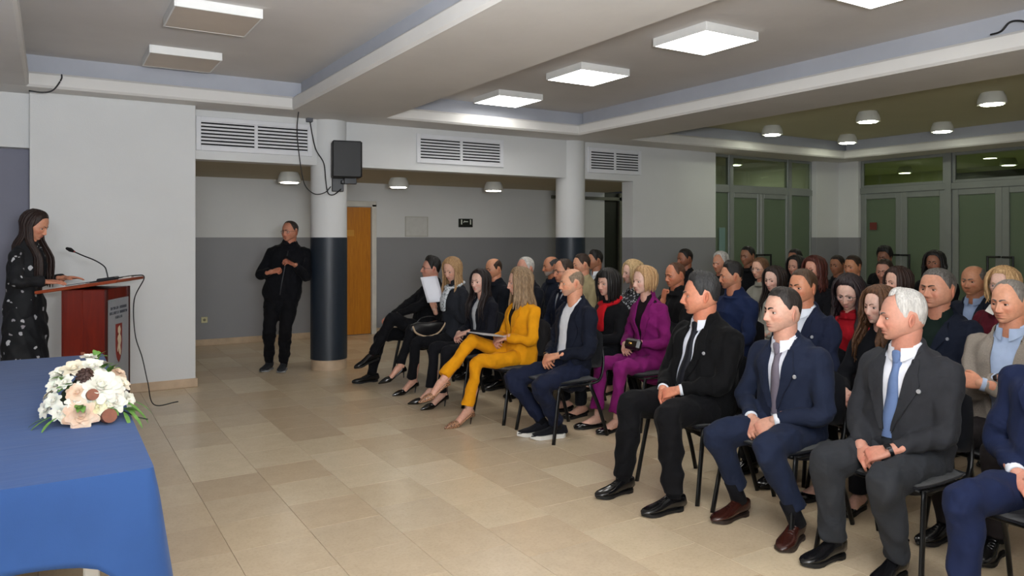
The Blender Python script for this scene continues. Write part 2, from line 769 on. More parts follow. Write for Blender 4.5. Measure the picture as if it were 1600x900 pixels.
# screen along the back (plan y = 8.72): sidelight, two leaves, sidelight; clear lights above
wn = dn = 1
xs = [9.17, 9.62, 10.36, 11.1, 11.72]
ys = 8.72
for i in range(4):
    x0, x1 = xs[i], xs[i+1]
    if i in (0, 3):
        glazed('window', wn, (x0, ys), (x1, ys), 0, 2.34, FROST, .05)
        wn += 1
    else:
        glazed('door', dn, (x0, ys), (x1, ys), 0, 2.30, FROST, .085, handle=(-1 if i == 1 else 1))
        dn += 1
for x0, x1 in ((9.17, 9.62), (9.62, 11.1), (11.1, 11.72)):
    glazed('window', wn, (x0, ys), (x1, ys), 2.38, Z_BEAM, CLEAR, .045)
    wn += 1
m = MB()
span(m, 9.17, 11.72, 8.68, 8.76, 2.3, 2.40)
for x in (9.62, 11.1):
    span(m, x-.04, x+.04, 8.67, 8.77, 0, Z_BEAM)
struct('trim_7', m, ALU)
# screen along the right wall (plan x = 12.43), three double doors under wide lights
xw = 12.43
for k in range(4):
    ya = 8.18-1.6*k
    yb = ya-1.5
    mid = (ya+yb)/2
    glazed('door', dn, (xw, ya), (xw, mid), 0, 2.33, FROST, .1, handle=-1, nrm=(-1, 0))
    glazed('door', dn+1, (xw, mid), (xw, yb), 0, 2.33, FROST, .1, handle=1, nrm=(-1, 0))
    dn += 2
    glazed('window', wn, (xw, ya), (xw, yb), 2.43, Z_BEAM, CLEAR, .05)
    wn += 1
    m = MB()
    span(m, xw-.06, xw+.06, yb-.1, yb, 0, Z_BEAM)
    span(m, xw-.05, xw+.05, yb, ya, 2.33, 2.43)
    struct('trim_%d' % (8+k), m, ALU)
# frames, dark glass and a blacked-in opening at the far end of the aisle
m = MB()
span(m, 8.36, 8.46, 11.4, 11.66, 0, 2.3)
span(m, 9.16, 9.5, 11.46, 11.66, 0, 2.42)  # solid block, painted dark for the shade inside an opening
span(m, 9.62, 10.3, 11.46, 11.66, 0, 2.42)
struct('trim_12', m, plain('dark_frame', '#23261f', .4))
m = MB()
span(m, 9.5, 9.62, 11.4, 11.66, 0, 2.42)
span(m, 7.9, 10.3, 11.4, 11.45, 2.27, 2.33)
struct('trim_13', m, plain('frame_dull', '#6a6b60', .5))

# wooden door in the aisle's back wall, with its white lining
d = empty('door_%d' % dn, (3.94, 11.45, 0))
d['kind'] = 'structure'
m = MB()
m.box((0, -.012, 1.02), (.86, .04, 2.02), None, 0, .004)
t = NT('door_wood')
co = t.coords('Object', (14, 14, .9))
t.l(t.ramp(t.noise(co, 2.5, 5, .65, 1.2), [(.3, '#a8640f'), (.55, '#bd7716'), (.75, '#c9851f')]), t.b.inputs['Base Color'])
t.b.inputs['Roughness'].default_value = .4
m.build('door_leaf', t.m, d)
m = MB()
for x in (-.475, .475):
    m.box((x, -.03, 1.04), (.08, .08, 2.08), None, 0, .006)
m.box((0, -.03, 2.085), (1.03, .08, .09), None, 0, .006)
m.build('door_frame', plain('door_lining_white', '#cfccc4', .5), d)
m = MB()
m.tube([(-.36, -.03, 1.03), (-.36, -.08, 1.03), (-.25, -.08, 1.03)], .009, 8)
m.build('handle', plain('dull_metal', '#8a8a88', .35, .8), d)
m = MB()
m.box((0, -.035, 1.62), (.3, .004, .1), None, 0)
m.build('name_plate', plain('door_plate', '#c98f35', .4), d)

# ------------------------------------------------------------------ vents


def slat_vent(x0, x1, z0, z1, label, rows=7):
    y = 8.6
    o = empty('air_vent', ((x0+x1)/2, y, (z0+z1)/2))
    tag(o, label, 'air vent', 'slatted vents along the bulkhead')
    w, h = x1-x0, z1-z0
    WV = plain('vent_white', '#d9dade', .5, var=.03)
    m = MB()
    b = .05
    for q in (-1, 1):
        m.box((q*(w/2+b/2), -.012, 0), (b, .024, h+2*b), None, 0, .003)
        m.box((0, -.012, q*(h/2+b/2)), (w, .024, b), None, 0, .003)
    m.box((0, -.01, 0), (.035, .02, h), None, 0, .003)
    m.build('frame', WV, o)
    m = MB()
    m.box((0, -.001, 0), (w, .003, h))
    m.build('backing', plain('vent_dark', '#08080c', .9), o)
    pitch = h/rows
    m = MB()
    m.box((0, 0, 0), (w/2-.0175, .003, pitch*.56), Matrix.Rotation(.35, 3, 'X'))
    s0 = m.build('slat', WV, o)
    first = True
    for i in range(rows+1):
        for q in (-1, 1):
            s = s0 if first else s0.copy()
            if not first:
                COL.objects.link(s)
                s.parent = o
            first = False
            s.location = (q*(w/4+.00875), -.012, -h/2+pitch*i)
    return o


slat_vent(1.37, 2.52, 2.535, 2.80, 'white slatted air vent beside the white wall block, left of the speaker')
slat_vent(3.94, 5.10, 2.535, 2.80, 'white slatted air vent on the bulkhead between the two round columns')
slat_vent(6.62, 7.52, 2.535, 2.80, 'white slatted air vent right of the second column, partly hidden by it')

# ------------------------------------------------------------------ lamps


def panel_lamp(x, y, label, lit):
    o = empty('ceiling_panel_light', (x, y, Z_CEIL))
    tag(o, label, 'ceiling light', 'square panel lights')
    m = MB()
    for q in (-1, 1):
        m.box((q*.295, 0, -.035), (.012, .602, .07), None, 0, .002)
        m.box((0, q*.295, -.035), (.578, .012, .07), None, 0, .002)
    m.box((0, 0, -.01), (.578, .578, .02), None, 0)
    m.build('housing', LAMPWHITE, o)
    m = MB()
    m.box((0, 0, -.062), (.577, .577, .012), None, 0)
    m.build('diffuser', glow('panel_lit', (1, .98, .93), 20) if lit else plain('panel_unlit', '#c9bdb0', .6, var=.03), o)
    return o


panel_lamp(4.62, 7.6, 'lit square ceiling panel nearest the bulkhead and second column', True)
panel_lamp(4.62, 6.05, 'lit square ceiling panel in the middle of the visible row', True)
panel_lamp(4.63, 4.46, 'lit square ceiling panel, large and complete, nearer the viewer', True)
panel_lamp(4.63, 2.88, 'lit square ceiling panel cut off by the top of the picture', True)
panel_lamp(1.03, 7.5, 'switched off square ceiling panel nearest the white wall block', False)
panel_lamp(1.03, 5.96, 'switched off square ceiling panel at the upper left, nearer the viewer', False)


def round_lamp(x, y, z, label, group, power):
    o = empty('round_ceiling_lamp', (x, y, z))
    tag(o, label, 'ceiling lamp', group)
    m = MB()
    v, f = loft([(0, 0, 0), (0, 0, -.05), (0, 0, -.1), (0, 0, -.135)], [.115, .14, .152, .148], [.115, .14, .152, .148], (1, 0, 0), 28, 'flat')
    m.add(v, f)
    m.build('housing', plain('lamp_grey', '#d8d8d2', .5), o, 'auto')
    m = MB()
    m.cyl((0, 0, -.137), .112, .012, 28)
    m.build('lens', glow('lamp_lit%g' % power, (.96, 1, .80) if power > 60 else (1, .97, .86), power), o)
    return o


for x, y, lab in ((9.3, 4.48, 'round lit ceiling lamp at the right edge, largest of the five over the back rows'),
                  (9.3, 6.03, 'round lit ceiling lamp, middle one of the nearer row over the back seats'),
                  (9.25, 7.55, 'round lit ceiling lamp nearest the pier with the grey dado'),
                  (11.1, 6.03, 'round lit ceiling lamp near the right glass doors'),
                  (11.1, 7.56, 'round lit ceiling lamp in the corner above both glass screens')):
    round_lamp(x, y, Z_CEIL, lab, 'round lamps over the back rows', 68)
for x, y, lab in ((2.72, 10.1, 'round lamp in the side aisle, left of the first column'),
                  (4.33, 10.2, 'round lamp in the side aisle just right of the speaker'),
                  (5.94, 10.2, 'round lamp in the side aisle near the second column')):
    round_lamp(x, y, 2.42, lab, 'round lamps in the side aisle', 42)
for x, y, lab in ((16, 9.5, 'round lamp in the corridor, seen through the left clear light of the right wall'),
                  (16, 7.4, 'round lamp in the corridor, seen through the clear light at the right edge')):
    round_lamp(x, y, 3.1, lab, 'corridor lamps', 300)
for x, y, lab in ((10.35, 10.1, 'round lamp behind the left clear light of the back screen'), (11.4, 10.2, 'round lamp behind the middle clear light of the back screen')):
    round_lamp(x, y, 3.1, lab, 'corridor lamps', 110)

# ------------------------------------------------------------------ things on the walls and ceiling
CABLE = plain('cable_black', '#141416', .5)


def cable(name, pts, r, label, cat='cable', mat=None):
    m = MB()
    P = spline(pts, 8)
    m.tube(P, r, 6, up=(.3, .2, .9))
    o = m.build(name, mat or CABLE, None, True)
    return tag(o, label, cat)


# loudspeaker on its wall bracket
sp = empty('loudspeaker', (2.86, 8.18, 2.22), math.radians(-14))
tag(sp, 'black loudspeaker mounted on the first round column', 'speaker')
m = MB()
m.box((-.02, 0, .205), (.32, .24, .41), None, 0, .012)
m.build('cabinet', plain('speaker_black', '#0c0d10', .55), sp)
m = MB()
for z, r in ((.14, .085), (.31, .05)):
    v, f = loft([(.139, 0, z), (.146, 0, z), (.146, 0, z), (.138, 0, z)], [r*1.12, r*1.12, r, r*.35], [r*1.12, r*1.12, r, r*.35], (0, 1, 0), 24, 'flat')
    m.add(v, f)
m.build('driver', plain('speaker_cone', '#2a2624', .5), sp, 'auto')
m = MB()
m.box((.143, 0, .205), (.006, .225, .39), None, 0, .003)
m.build('grille', plain('speaker_grille', '#241f1d', .7), sp)
m = MB()
m.box((-.1, .17, -.06), (.13, .06, .17), None, 0, .006)
m.box((.03, .05, -.03), (.14, .05, .07), None, 0, .006)
m.box((-.03, .11, -.04), (.08, .14, .04), None, 0, .006)
m.tube([(-.06, .2, -.05), (-.06, .36, -.05)], .03, 10, up=(0, 0, 1))
m.build('bracket', plain('bracket_black', '#101113', .4, .3), sp)

cable('speaker_cable', [(2.26, 8.06, 3.085), (2.27, 8.03, 3.0), (2.36, 8.45, 2.76), (2.41, 8.5, 2.4), (2.45, 8.46, 2.15), (2.55, 8.42, 2.045), (2.65, 8.36, 2.06), (2.72, 8.36, 2.13)], .006,
      'dark cable hanging from the cove, looping past the vent to the speaker')
cable('power_cable', [(2.53, 8.52, 2.87), (2.55, 8.5, 2.72), (2.58, 8.46, 2.55), (2.66, 8.43, 2.4), (2.68, 8.42, 2.2), (2.70, 8.40, 2.06), (2.76, 8.38, 2.04), (2.82, 8.3, 2.1)], .007,
      'dark cable running down the first column from the junction box')
m = MB()
m.box((2.53, 8.55, 2.9), (.07, .06, .05), None, 0, .006)
tag(m.build('junction_box', plain('grey_plastic', '#5b5d63', .5)), 'small grey junction box under the beam beside the first column', 'box')
cable('loose_cable', [(.085, 8.05, 3.05), (.08, 8.03, 3.0), (.02, 8.03, 2.9), (-.06, 8.03, 2.868), (-.17, 8.03, 2.872)], .007, 'loose dark cable end hanging over the cove at the upper left')
cable('cove_cable', [(6.0, 2.9, 3.07), (5.985, 2.82, 3.075), (5.98, 2.76, 3.125), (5.985, 2.69, 3.12), (5.985, 2.6, 3.07), (5.99, 2.5, 3.07)], .008, 'short loop of dark cable on the beam at the upper right')

# exit sign, notice board, socket on the aisle wall
o = empty('exit_sign', (6.1, 11.445, 1.80))
tag(o, 'small dark emergency exit sign with white pictogram on the aisle wall', 'sign')
m = MB()
m.box((0, -.01, 0), (.27, .02, .145), None, 0, .003)
m.build('sign_board', plain('sign_dark', '#10160f', .5), o)
m = MB()
WS = plain('sign_white', '#d8ddd2', .5)
m.box((-.085, -.0215, .016), (.022, .003, .085))
m.box((.09, -.0215, .016), (.022, .003, .085))
m.box((.002, -.0215, .022), (.075, .003, .016))
m.box((-.035, -.0215, .022), (.014, .003, .042), Matrix.Rotation(.7, 3, 'Y'))
m.build('pictogram', WS, o)
o = empty('notice_board', (5.18, 11.445, 1.73))
tag(o, 'faint grey notice sheet on the aisle wall above the grey dado', 'notice')
m = MB()
m.box((0, -.004, 0), (.41, .008, .33), None, 0, .002)
m.build('sheet', plain('notice_grey', '#c5c5c2', .6, var=.05, scale=12), o)
m = MB()
for q in (-1, 1):
    m.box((q*.2, -.009, 0), (.014, .01, .33))
    m.box((0, -.009, q*.16), (.41, .01, .014))
m.build('edging', plain('notice_edge', '#b4b3ab', .6), o)
o = empty('wall_socket', (1.87, 11.445, .37))
tag(o, 'small pale wall socket low on the grey dado', 'socket')
m = MB()
m.box((0, -.008, 0), (.085, .016, .085), None, 0, .004)
m.build('face_plate', plain('socket_cream', '#c9c39a', .5), o)
m = MB()
m.cyl((0, 0, 0), .02, .004, 16)
s = m.build('socket_hole', plain('socket_hole', '#7d7960', .5), o)
s.rotation_euler = (PI/2, 0, 0)
s.location = (0, -.0165, 0)
for nm, loc, rot, size, mat, lab in (('poster_note', (9.42, 8.695, 1.5), 0, (.14, .004, .42), plain('note_pale', '#6f8a86', .6), 'pale paper strip stuck on the left sidelight of the back screen'),
                                     ('door_sticker', (12.385, 7.93, 1.75), PI/2, (.13, .004, .13), plain('sticker_red', '#6e3028', .6), 'small dull red square sticker on the leftmost door of the right wall')):
    m = MB()
    m.box((0, 0, 0), size)
    o = m.build(nm, mat)
    o.location = loc
    o.rotation_euler = (0, 0, rot)
    tag(o, lab, 'sticker')

# ------------------------------------------------------------------ long table with the blue cloth
tb = empty('long_table', (-.86, 4.345, 0))
tag(tb, 'long table with white legs under the blue cloth at the left', 'table')
m = MB()
m.box((0, 0, .728), (2.26, 2.92, .03), None, 0, .004)
m.build('table_top', plain('table_board', '#c9c5bc', .5), tb)
for x in (-1.05, .98):
    for y in (-1.36, 0, 1.36):
        m = MB()
        m.box((x, y, .357), (.05, .05, .714), None, 0, .005)
        m.build('leg', plain('table_leg_white', '#dcdad4', .4), tb)
X0, X1, Y0, Y1, ZT = -2.05, .305, 2.855, 5.835, .75
per = []
r0 = .025


def seg(a, b, n, nrm):
    for t in np.linspace(0, 1, n, endpoint=False):
        per.append((a[0]+(b[0]-a[0])*t, a[1]+(b[1]-a[1])*t, nrm[0], nrm[1], 0))


def corner(c, a0, a1, n=9):
    for t in np.linspace(0, 1, n):
        a = a0+(a1-a0)*t
        per.append((c[0]+r0*math.cos(a), c[1]+r0*math.sin(a), math.cos(a), math.sin(a), math.sin(PI*t)))


seg((X0+r0, Y0), (X1-r0, Y0), 46, (0, -1))
corner((X1-r0, Y0+r0), -PI/2, 0)
seg((X1, Y0+r0), (X1, Y1-r0), 56, (1, 0))
corner((X1-r0, Y1-r0), 0, PI/2)
seg((X1-r0, Y1), (X0+r0, Y1), 30, (0, 1))
corner((X0+r0, Y1-r0), PI/2, PI)
seg((X0, Y1-r0), (X0, Y0+r0), 30, (-1, 0))
corner((X0+r0, Y0+r0), PI, 1.5*PI)
NPER = len(per)
V, F = [], []
K = 14
for k in range(K):
    q = k/(K-1)
    for i, (x, y, nx, ny, cn) in enumerate(per):
        # near corners of the cloth hang lower and stand out
        dc = max(math.exp(-((x-X1)**2+(y-Y0)**2)/.016), math.exp(-((x-X1)**2+(y-Y1)**2)/.016))
        drop = .272+.2*dc**1.5+.012*math.sin(x*5+y*4)
        s_ = x*1.0+y*1.0
        out = .006*math.sin(min(q*6, PI/2))+q*(.04+.07*dc+(.018+.02*dc)*math.sin(s_*11.0+.6)+.008*math.sin(s_*19+1))
        V.append((x+nx*out, y+ny*out, ZT+.004-drop*q**1.0-(.004 if k else 0)))
for k in range(K-1):
    for i in range(NPER):
        j = (i+1) % NPER
        F.append((k*NPER+j, k*NPER+i, (k+1)*NPER+i, (k+1)*NPER+j))
top_c = len(V)
gx, gy = 24, 30
ring = [i for i in range(NPER)]
V.append(((X0+X1)/2, (Y0+Y1)/2, ZT+.004))
for i in range(NPER):
    F.append((top_c, i, (i+1) % NPER))
m = MB()
m.add(V, F)
t = NT('tablecloth_blue')
co = t.coords()
f1 = t.noise(co, 3, 4, .6)
t.l(t.ramp(f1, [(.3, shade('#294a80', .93)), (.7, shade('#294a80', 1.08))]), t.b.inputs['Base Color'])
t.b.inputs['Roughness'].default_value = .8
t.b.inputs['Specular IOR Level'].default_value = .25
t.b.inputs['Sheen Weight'].default_value = .1
b = t.bump(t.noise(t.coords('Object', (1, 5, 1)), 4, 2, .4, .4), .12, .02)
b = t.bump(t.noise(co, 400, 1), .1, .002, b)
t.l(b, t.b.inputs['Normal'])
cl = m.build('tablecloth', t.m, None, 'auto')
sm = cl.modifiers.new('s', 'SOLIDIFY')
sm.thickness = .002
tag(cl, 'blue tablecloth hanging in folds over the long table', 'tablecloth')

# ------------------------------------------------------------------ bouquet on the table
bq = empty('flower_arrangement', (.13, 3.8, .757))
tag(bq, 'low arrangement of white and peach artificial flowers on the blue cloth', 'bouquet')
rnd = random.Random(7)


def petal_mat(name, a, b):
    t = NT(name)
    co = t.coords()
    t.l(t.ramp(t.noise(co, 22, 3), [(.35, a), (.65, b)]), t.b.inputs['Base Color'])
    t.b.inputs['Roughness'].default_value = .6
    t.b.inputs['Subsurface Weight'].default_value = .1
    t.b.inputs['Subsurface Scale'].default_value = .01
    return t.m


PM = {'w': petal_mat('petal_white', '#d6d3c6', '#dfdccf'), 'c': petal_mat('petal_cream', '#d5cab2', '#dacfba'),
      'p': petal_mat('petal_peach', '#d0ac90', '#d8c0aa'), 'y': petal_mat('petal_yellow', '#d9d09c', '#dedac2')}
PM['W'] = PM['w']
LEAF = petal_mat('leaf_green', '#3f6a2c', '#6c9440')
CONE = plain('pine_cone_brown', '#3a231b', .7, var=.3, scale=30)
POD = plain('dried_pod_rust', '#7a4630', .6, var=.25, scale=25)


def petal_grid(r, a0, tilt, width, curl, base):
    """one curved petal of length r, opening outward by tilt"""
    n, w = 5, 5
    P = []
    for i in range(n):
        s = i/(n-1)
        ww = width*math.sin(PI*(.12+.76*s)**.8)
        for j in range(w):
            q = (j/(w-1)-.5)*2
            ang = tilt*(s**.8)
            rad = base+r*math.sin(ang)*s
            h = r*math.cos(ang*.8)*s-curl*r*max(0, s-.7)
            rad += -.25*ww*q*q+(.12*r*(s**3))
            P.append((rad, q*ww, h))
    P = np.array(P)
    c, s_ = math.cos(a0), math.sin(a0)
    P = P @ np.array([[c, s_, 0], [-s_, c, 0], [0, 0, 1]])
    return P, grid_faces(n, w)


def rose_mesh(r, layers, rr):
    m = MB()
    v, f = loft([(0, 0, 0), (0, 0, r*.35), (0, 0, r*.6), (0, 0, r*.75)], [r*.12, r*.3, r*.24, r*.08], [r*.12, r*.3, r*.24, r*.08], (1, 0, 0), 9, 'round')
    m.add(v, f)
    for l in range(layers):
        n = 4+l
        for k in range(n):
            P, F_ = petal_grid(r*(.80+.10*l), 2*PI*k/n+l*.5+rr.uniform(-.15, .15), (.22+.30*l if layers > 3 else .26+.33*l)+rr.uniform(-.08, .08), r*(.40+.05*l), .2+.1*l, r*.06)
            m.add(P, F_)
    return m


FLOW = [('W', .184, 3.673, .916, .066), ('w', .147, 3.841, 1.015, .034), ('w', .153, 3.745, .988, .046), ('c', .083, 3.746, .985, .046), ('w', .031, 3.755, .965, .04), ('w', .017, 3.72, .926, .036), ('w', .008, 3.691, .865, .034), ('p', .095, 3.655, .896, .034), ('w', .083, 3.644, .862, .031), ('w', .13, 3.634, .85, .028), ('y', .168, 3.632, .83, .036), ('p', .109, 3.624, .805, .054), ('w', .237, 3.664, .84, .048), ('w', .291, 3.716, .83, .036), ('c', .269, 3.73, .901, .036), ('p', .258, 3.786, .945, .032), ('w', .234, 3.689, .897, .042), ('w', .2, 3.93, .97, .04), ('c', .08, 3.92, .95, .045), ('w', .13, 3.97, .87, .045), ('w', .25, 3.9, .87, .042), ('c', .0, 3.86, .87, .042), ('w', .03, 3.66, .82, .036), ('c', .06, 3.64, .80, .03), ('w', -.02, 3.74, .82, .034), ('w', .05, 3.68, .94, .032), ('c', .2, 3.64, .83, .03)]
cen = np.array((.13, 3.8, .78))
for k, x, y, z, r in FLOW:
    d = unit(np.array((x, y, z))-cen)
    d = unit(d+np.array((0, -.35, .12)))
    m = rose_mesh(r, 5 if k in 'Wp' else 4, rnd)
    q = Vector(d).to_track_quat('Z', 'Y').to_matrix().to_4x4()
    o = m.build('flower', PM[k], bq, True)
    o.matrix_local = Matrix.Translation(Vector((x, y, z))-bq.location-Vector(d)*r*.45) @ q
# pine cone: overlapping scales round a core, one joined piece
for (x, y, z, r) in ((.125, 3.692, .955, .034),):
    m = MB()
    v, f = loft([(0, 0, -r), (0, 0, 0), (0, 0, r*1.1)], [r*.5, r*.85, r*.2], [r*.5, r*.85, r*.2], (1, 0, 0), 12, 'round')
    m.add(v, f)
    for i in range(60):
        a = i*2.4
        h = -r+i/60*2.0*r
        rr = r*(1.0-.5*abs(h/r)**2)
        R = Matrix.Rotation(a, 3, 'Z') @ Matrix.Rotation(.5, 3, 'Y')
        m.box((rr*math.cos(a)*.85, rr*math.sin(a)*.85, h), (r*.5, r*.34, r*.12), R, 0, r*.03)
    o = m.build('pine_cone', CONE, bq)
    o.location = Vector((x, y, z))-bq.location
    o.rotation_euler = (.7, .2, 0)
for (x, y, z, r) in ((.144, 3.645, .879, .026), (.204, 3.625, .785, .032)):
    m = MB()
    v, f = loft([(0, 0, -r), (0, 0, 0), (0, 0, r), (0, 0, r*.95), (0, 0, r*.2)], [r*.6, r*.85, r*.95, r*.75, r*.5], [r*.6, r*.85, r*.95, r*.75, r*.5], (1, 0, 0), 14, 'flat')
    m.add(v, f)
    o = m.build('dried_pod', POD, bq, 'auto')
    o.location = Vector((x, y, z))-bq.location
    o.rotation_euler = (1.25, .1, .25)


def leaf_mesh(L, w, bend):
    n = 7
    P = []
    for i in range(n):
        s = i/(n-1)
        ww = w*math.sin(PI*min(1, s*.93+.05))**.8
        for q in (-1, 0, 1):
            P.append((s*L*math.cos(bend*s), q*ww, s*L*math.sin(bend*s)*.8-abs(q)*ww*-.25))
    m = MB()
    m.add(P, grid_faces(n, 3))
    return m


leaf_spots = [(.063, 3.678, .917), (.177, 3.839, 1.01), (.22, 3.741, .963), (.109, 3.633, .844), (.217, 3.646, .816), (.047, 3.719, .953), (.192, 3.737, .978), (.276, 3.687, .80)]
for (x, y, z) in leaf_spots:
    for k in range(4):
        d = unit(np.array((x, y, z))-cen)+np.array([rnd.uniform(-.7, .7), rnd.uniform(-.7, .3), rnd.uniform(-.5, .5)])
        o = leaf_mesh(.065, .014, -.5).build('leaf', LEAF, bq, True)
        o.matrix_local = Matrix.Translation(Vector((x, y, z))-bq.location-Vector(unit(d))*.012) @ Vector(unit(d)).to_track_quat('X', 'Z').to_matrix().to_4x4()
for (x, y, z, dx, dy, dz, L) in ((.01, 3.68, .80, -1, -.15, -.28, .12), (.0, 3.72, .79, -1, .2, -.15, .11), (.02, 3.64, .80, -.7, -.5, -.3, .09), (.29, 3.72, .81, .7, -.5, -.35, .13), (.28, 3.68, .80, .5, -.7, -.3, .13), (.3, 3.76, .82, .9, -.2, -.3, .12), (.27, 3.66, .79, .2, -.8, -.25, .1), (.26, 3.72, .83, .6, -.6, -.1, .13)):
    o = leaf_mesh(L, .009, -.4).build('leaf', LEAF, bq, True)
    o.matrix_local = Matrix.Translation(Vector((x, y, z))-bq.location) @ Vector((dx, dy, dz)).to_track_quat('X', 'Z').to_matrix().to_4x4()
m = MB()
v, f = loft([(0, 0, 0), (0, 0, .05), (0, 0, .12), (0, 0, .17)], [.10, .11, .09, .04], [.10, .11, .09, .04], (1, 0, 0), 16, 'flat')
m.add(v, f)
m.build('foam_base', plain('foam_green', '#2c3a22', .9, var=.3, scale=40), bq)
m = MB()
m.tube([(.14, -.1, .03), (.2, -.13, .0), (.235, -.14, -.01)], .003, 5)
m.build('stem', plain('stem_dark', '#26301f', .7), bq)

# ------------------------------------------------------------------ lectern
nx, ny = .91, -.4146
LA = math.atan2(ny, nx)
front = Vector((nx, ny, 0))
sideL = Vector((-ny, nx, 0))          # away from the viewer
nearfront = Vector((.502, 6.776, 0))
lc = nearfront - front*(.154+.165) + sideL*.27
le = empty('lectern', lc, LA)
tag(le, 'reddish wooden lectern with grey front plate, lettering and red crest', 'lectern')
t = NT('lectern_wood')
co = t.coords('Object', (9, 9, 1))
t.l(t.ramp(t.noise(co, 2, 5, .6, .8), [(.3, '#5a150d'), (.7, '#74200f')]), t.b.inputs['Base Color'])
t.b.inputs['Roughness'].default_value = .28
MAHOG = t.m
t = NT('lectern_top_wood')
co = t.coords('Object', (1, 9, 9))
t.l(t.ramp(t.noise(co, 2, 5, .6, .8), [(.3, '#7f3317'), (.7, '#96421f')]), t.b.inputs['Base Color'])
t.b.inputs['Roughness'].default_value = .3
MAHOG2 = t.m
H = 1.13
m = MB()
m.box((0, 0, H/2), (.33, .50, H), None, 0, .006)
m.build('body', MAHOG, le)
m = MB()
m.box((-.075, -.25, H/2), (.15, .012, H), None, 0, .004)
m.build('side_board', MAHOG, le)
m = MB()
m.box((.168, .0, .53), (.016, .44, 1.02), None, 0, .003)
m.build('front_plate', plain('plate_grey', '#8f9298', .45, var=.03), le)
m = MB()
for y in (-.235, .235):
    m.box((.17, y, H/2), (.018, .03, H), None, 0, .004)
m.build('edge_strip', plain('strip_dark_wood', '#3c0f0b', .35), le)
# crest: red and white shield, built as a shield plate with a pale figure
sh = [(-.065, .11), (.065, .11), (.065, -.02), (.055, -.075), (.03, -.11), (0, -.13), (-.03, -.11), (-.055, -.075), (-.065, -.02)]


def plate(outline, x, th):
    n = len(outline)
    v = [(x, a, b) for a, b in outline]+[(x+th, a, b) for a, b in outline]
    f = [tuple(range(n))[::-1], tuple(range(n, 2*n))]+[(i, (i+1) % n, n+(i+1) % n, n+i) for i in range(n)]
    return v, f


cz = .68
m = MB()
m.add(*plate([(a*1.0, b*1.35+cz) for a, b in sh], .176, .004))
crest = m.build('crest', plain('crest_red', '#7a2620', .5), le)
m = MB()
fig = [(-.02, .1), (.01, .11), (.028, .08), (.012, .05), (.03, .03), (.034, 0), (.016, -.03), (.03, -.07), (.02, -.1), (.0, -.08), (-.008, -.04), (-.03, -.07), (-.036, -.05), (-.018, -.01), (-.036, .02), (-.022, .04), (-.008, .05), (-.026, .07)]
for i in range(1, len(fig)-1):
    pass
ii = [(a*1.05, b*1.2+cz) for a, b in fig]
m.add(*plate(ii, .1805, .003))
m.build('crest_figure', plain('crest_cream', '#c9b9a0', .5), crest)
# three short lines of small dark lettering, too small in the photograph to read: drawn as letter strokes
m = MB()
lr = random.Random(5)
for z, words in ((.965, (8, 7)), (.925, (9, 8)), (.885, (7,))):
    tot = sum(words)+(len(words)-1)
    y = -tot*.0105
    for wd in words:
        for q in range(wd):
            m.box((.1775, y+.0045, z), (.002, .0035, .022))
            m.box((.1775, y+.0105, z+lr.choice((-.009, 0, .009))), (.002, .012, .0045))
            if lr.random() < .6:
                m.box((.1775, y+.0155, z), (.002, .0035, .022))
            y += .021
        y += .021
lt = m.build('lettering', plain('lettering_dark', '#3b3d45', .6), le)
lt['kind'] = 'stuff'
m = MB()
tilt = math.atan2(.087, .61)
bd = MB()
bd.box((0, 0, 0), (.62, .60, .026), None, 0, .005)
top = bd.build('top_board', MAHOG2, le)
top.location = (-.036, .0, 1.155)
top.rotation_euler = (0, -tilt, 0)
m = MB()
m.box((.0, -.256, .62), (.03, .006, .022), None, 0, .002)
m.build('keyhole_plate', plain('brass_worn', '#b5705a', .4, .4), le)


def lect(x, y, z=0):
    """point above the sloping lectern top, in lectern axes"""
    base = 1.155+.014+(x+.036)*math.tan(tilt)
    return le.matrix_basis @ Vector((x, y, base+z)) if False else lc + front*x + sideL*y + Vector((0, 0, base+z))


# gooseneck microphone
mic = empty('gooseneck_microphone', lect(.1, -.02), LA)
tag(mic, 'black gooseneck microphone standing on the lectern', 'microphone')
m = MB()
m.box((0, 0, .014), (.15, .11, .028), Matrix.Rotation(-tilt, 3, 'Y'), 0, .01)
m.build('base', plain('mic_base', '#1d1f24', .4), mic)
m = MB()
gp = spline([(-.0, 0, .02), (-.01, 0, .07), (-.03, -.0, .12), (-.1, -.005, .17), (-.19, -.012, .21), (-.26, -.02, .245)], 6)
m.tube(gp, .0055, 8, up=(0, 1, 0))
m.build('gooseneck', plain('mic_neck', '#1a1c20', .35, .4), mic, True)
m = MB()
m.tube([(-.252, -.019, .241), (-.266, -.021, .249)], .008, 10, up=(0, 1, 0))
m.build('light_ring', plain('ring_red', '#8a1a18', .4), mic, True)
m = MB()
v, f = loft([(-.266, -.021, .249), (-.285, -.022, .259), (-.31, -.024, .27)], [.012, .018, .012], [.012, .018, .012], (0, 1, 0), 12, 'round')
m.add(v, f)
m.build('windscreen', plain('mic_foam', '#060608', .95), mic, True)
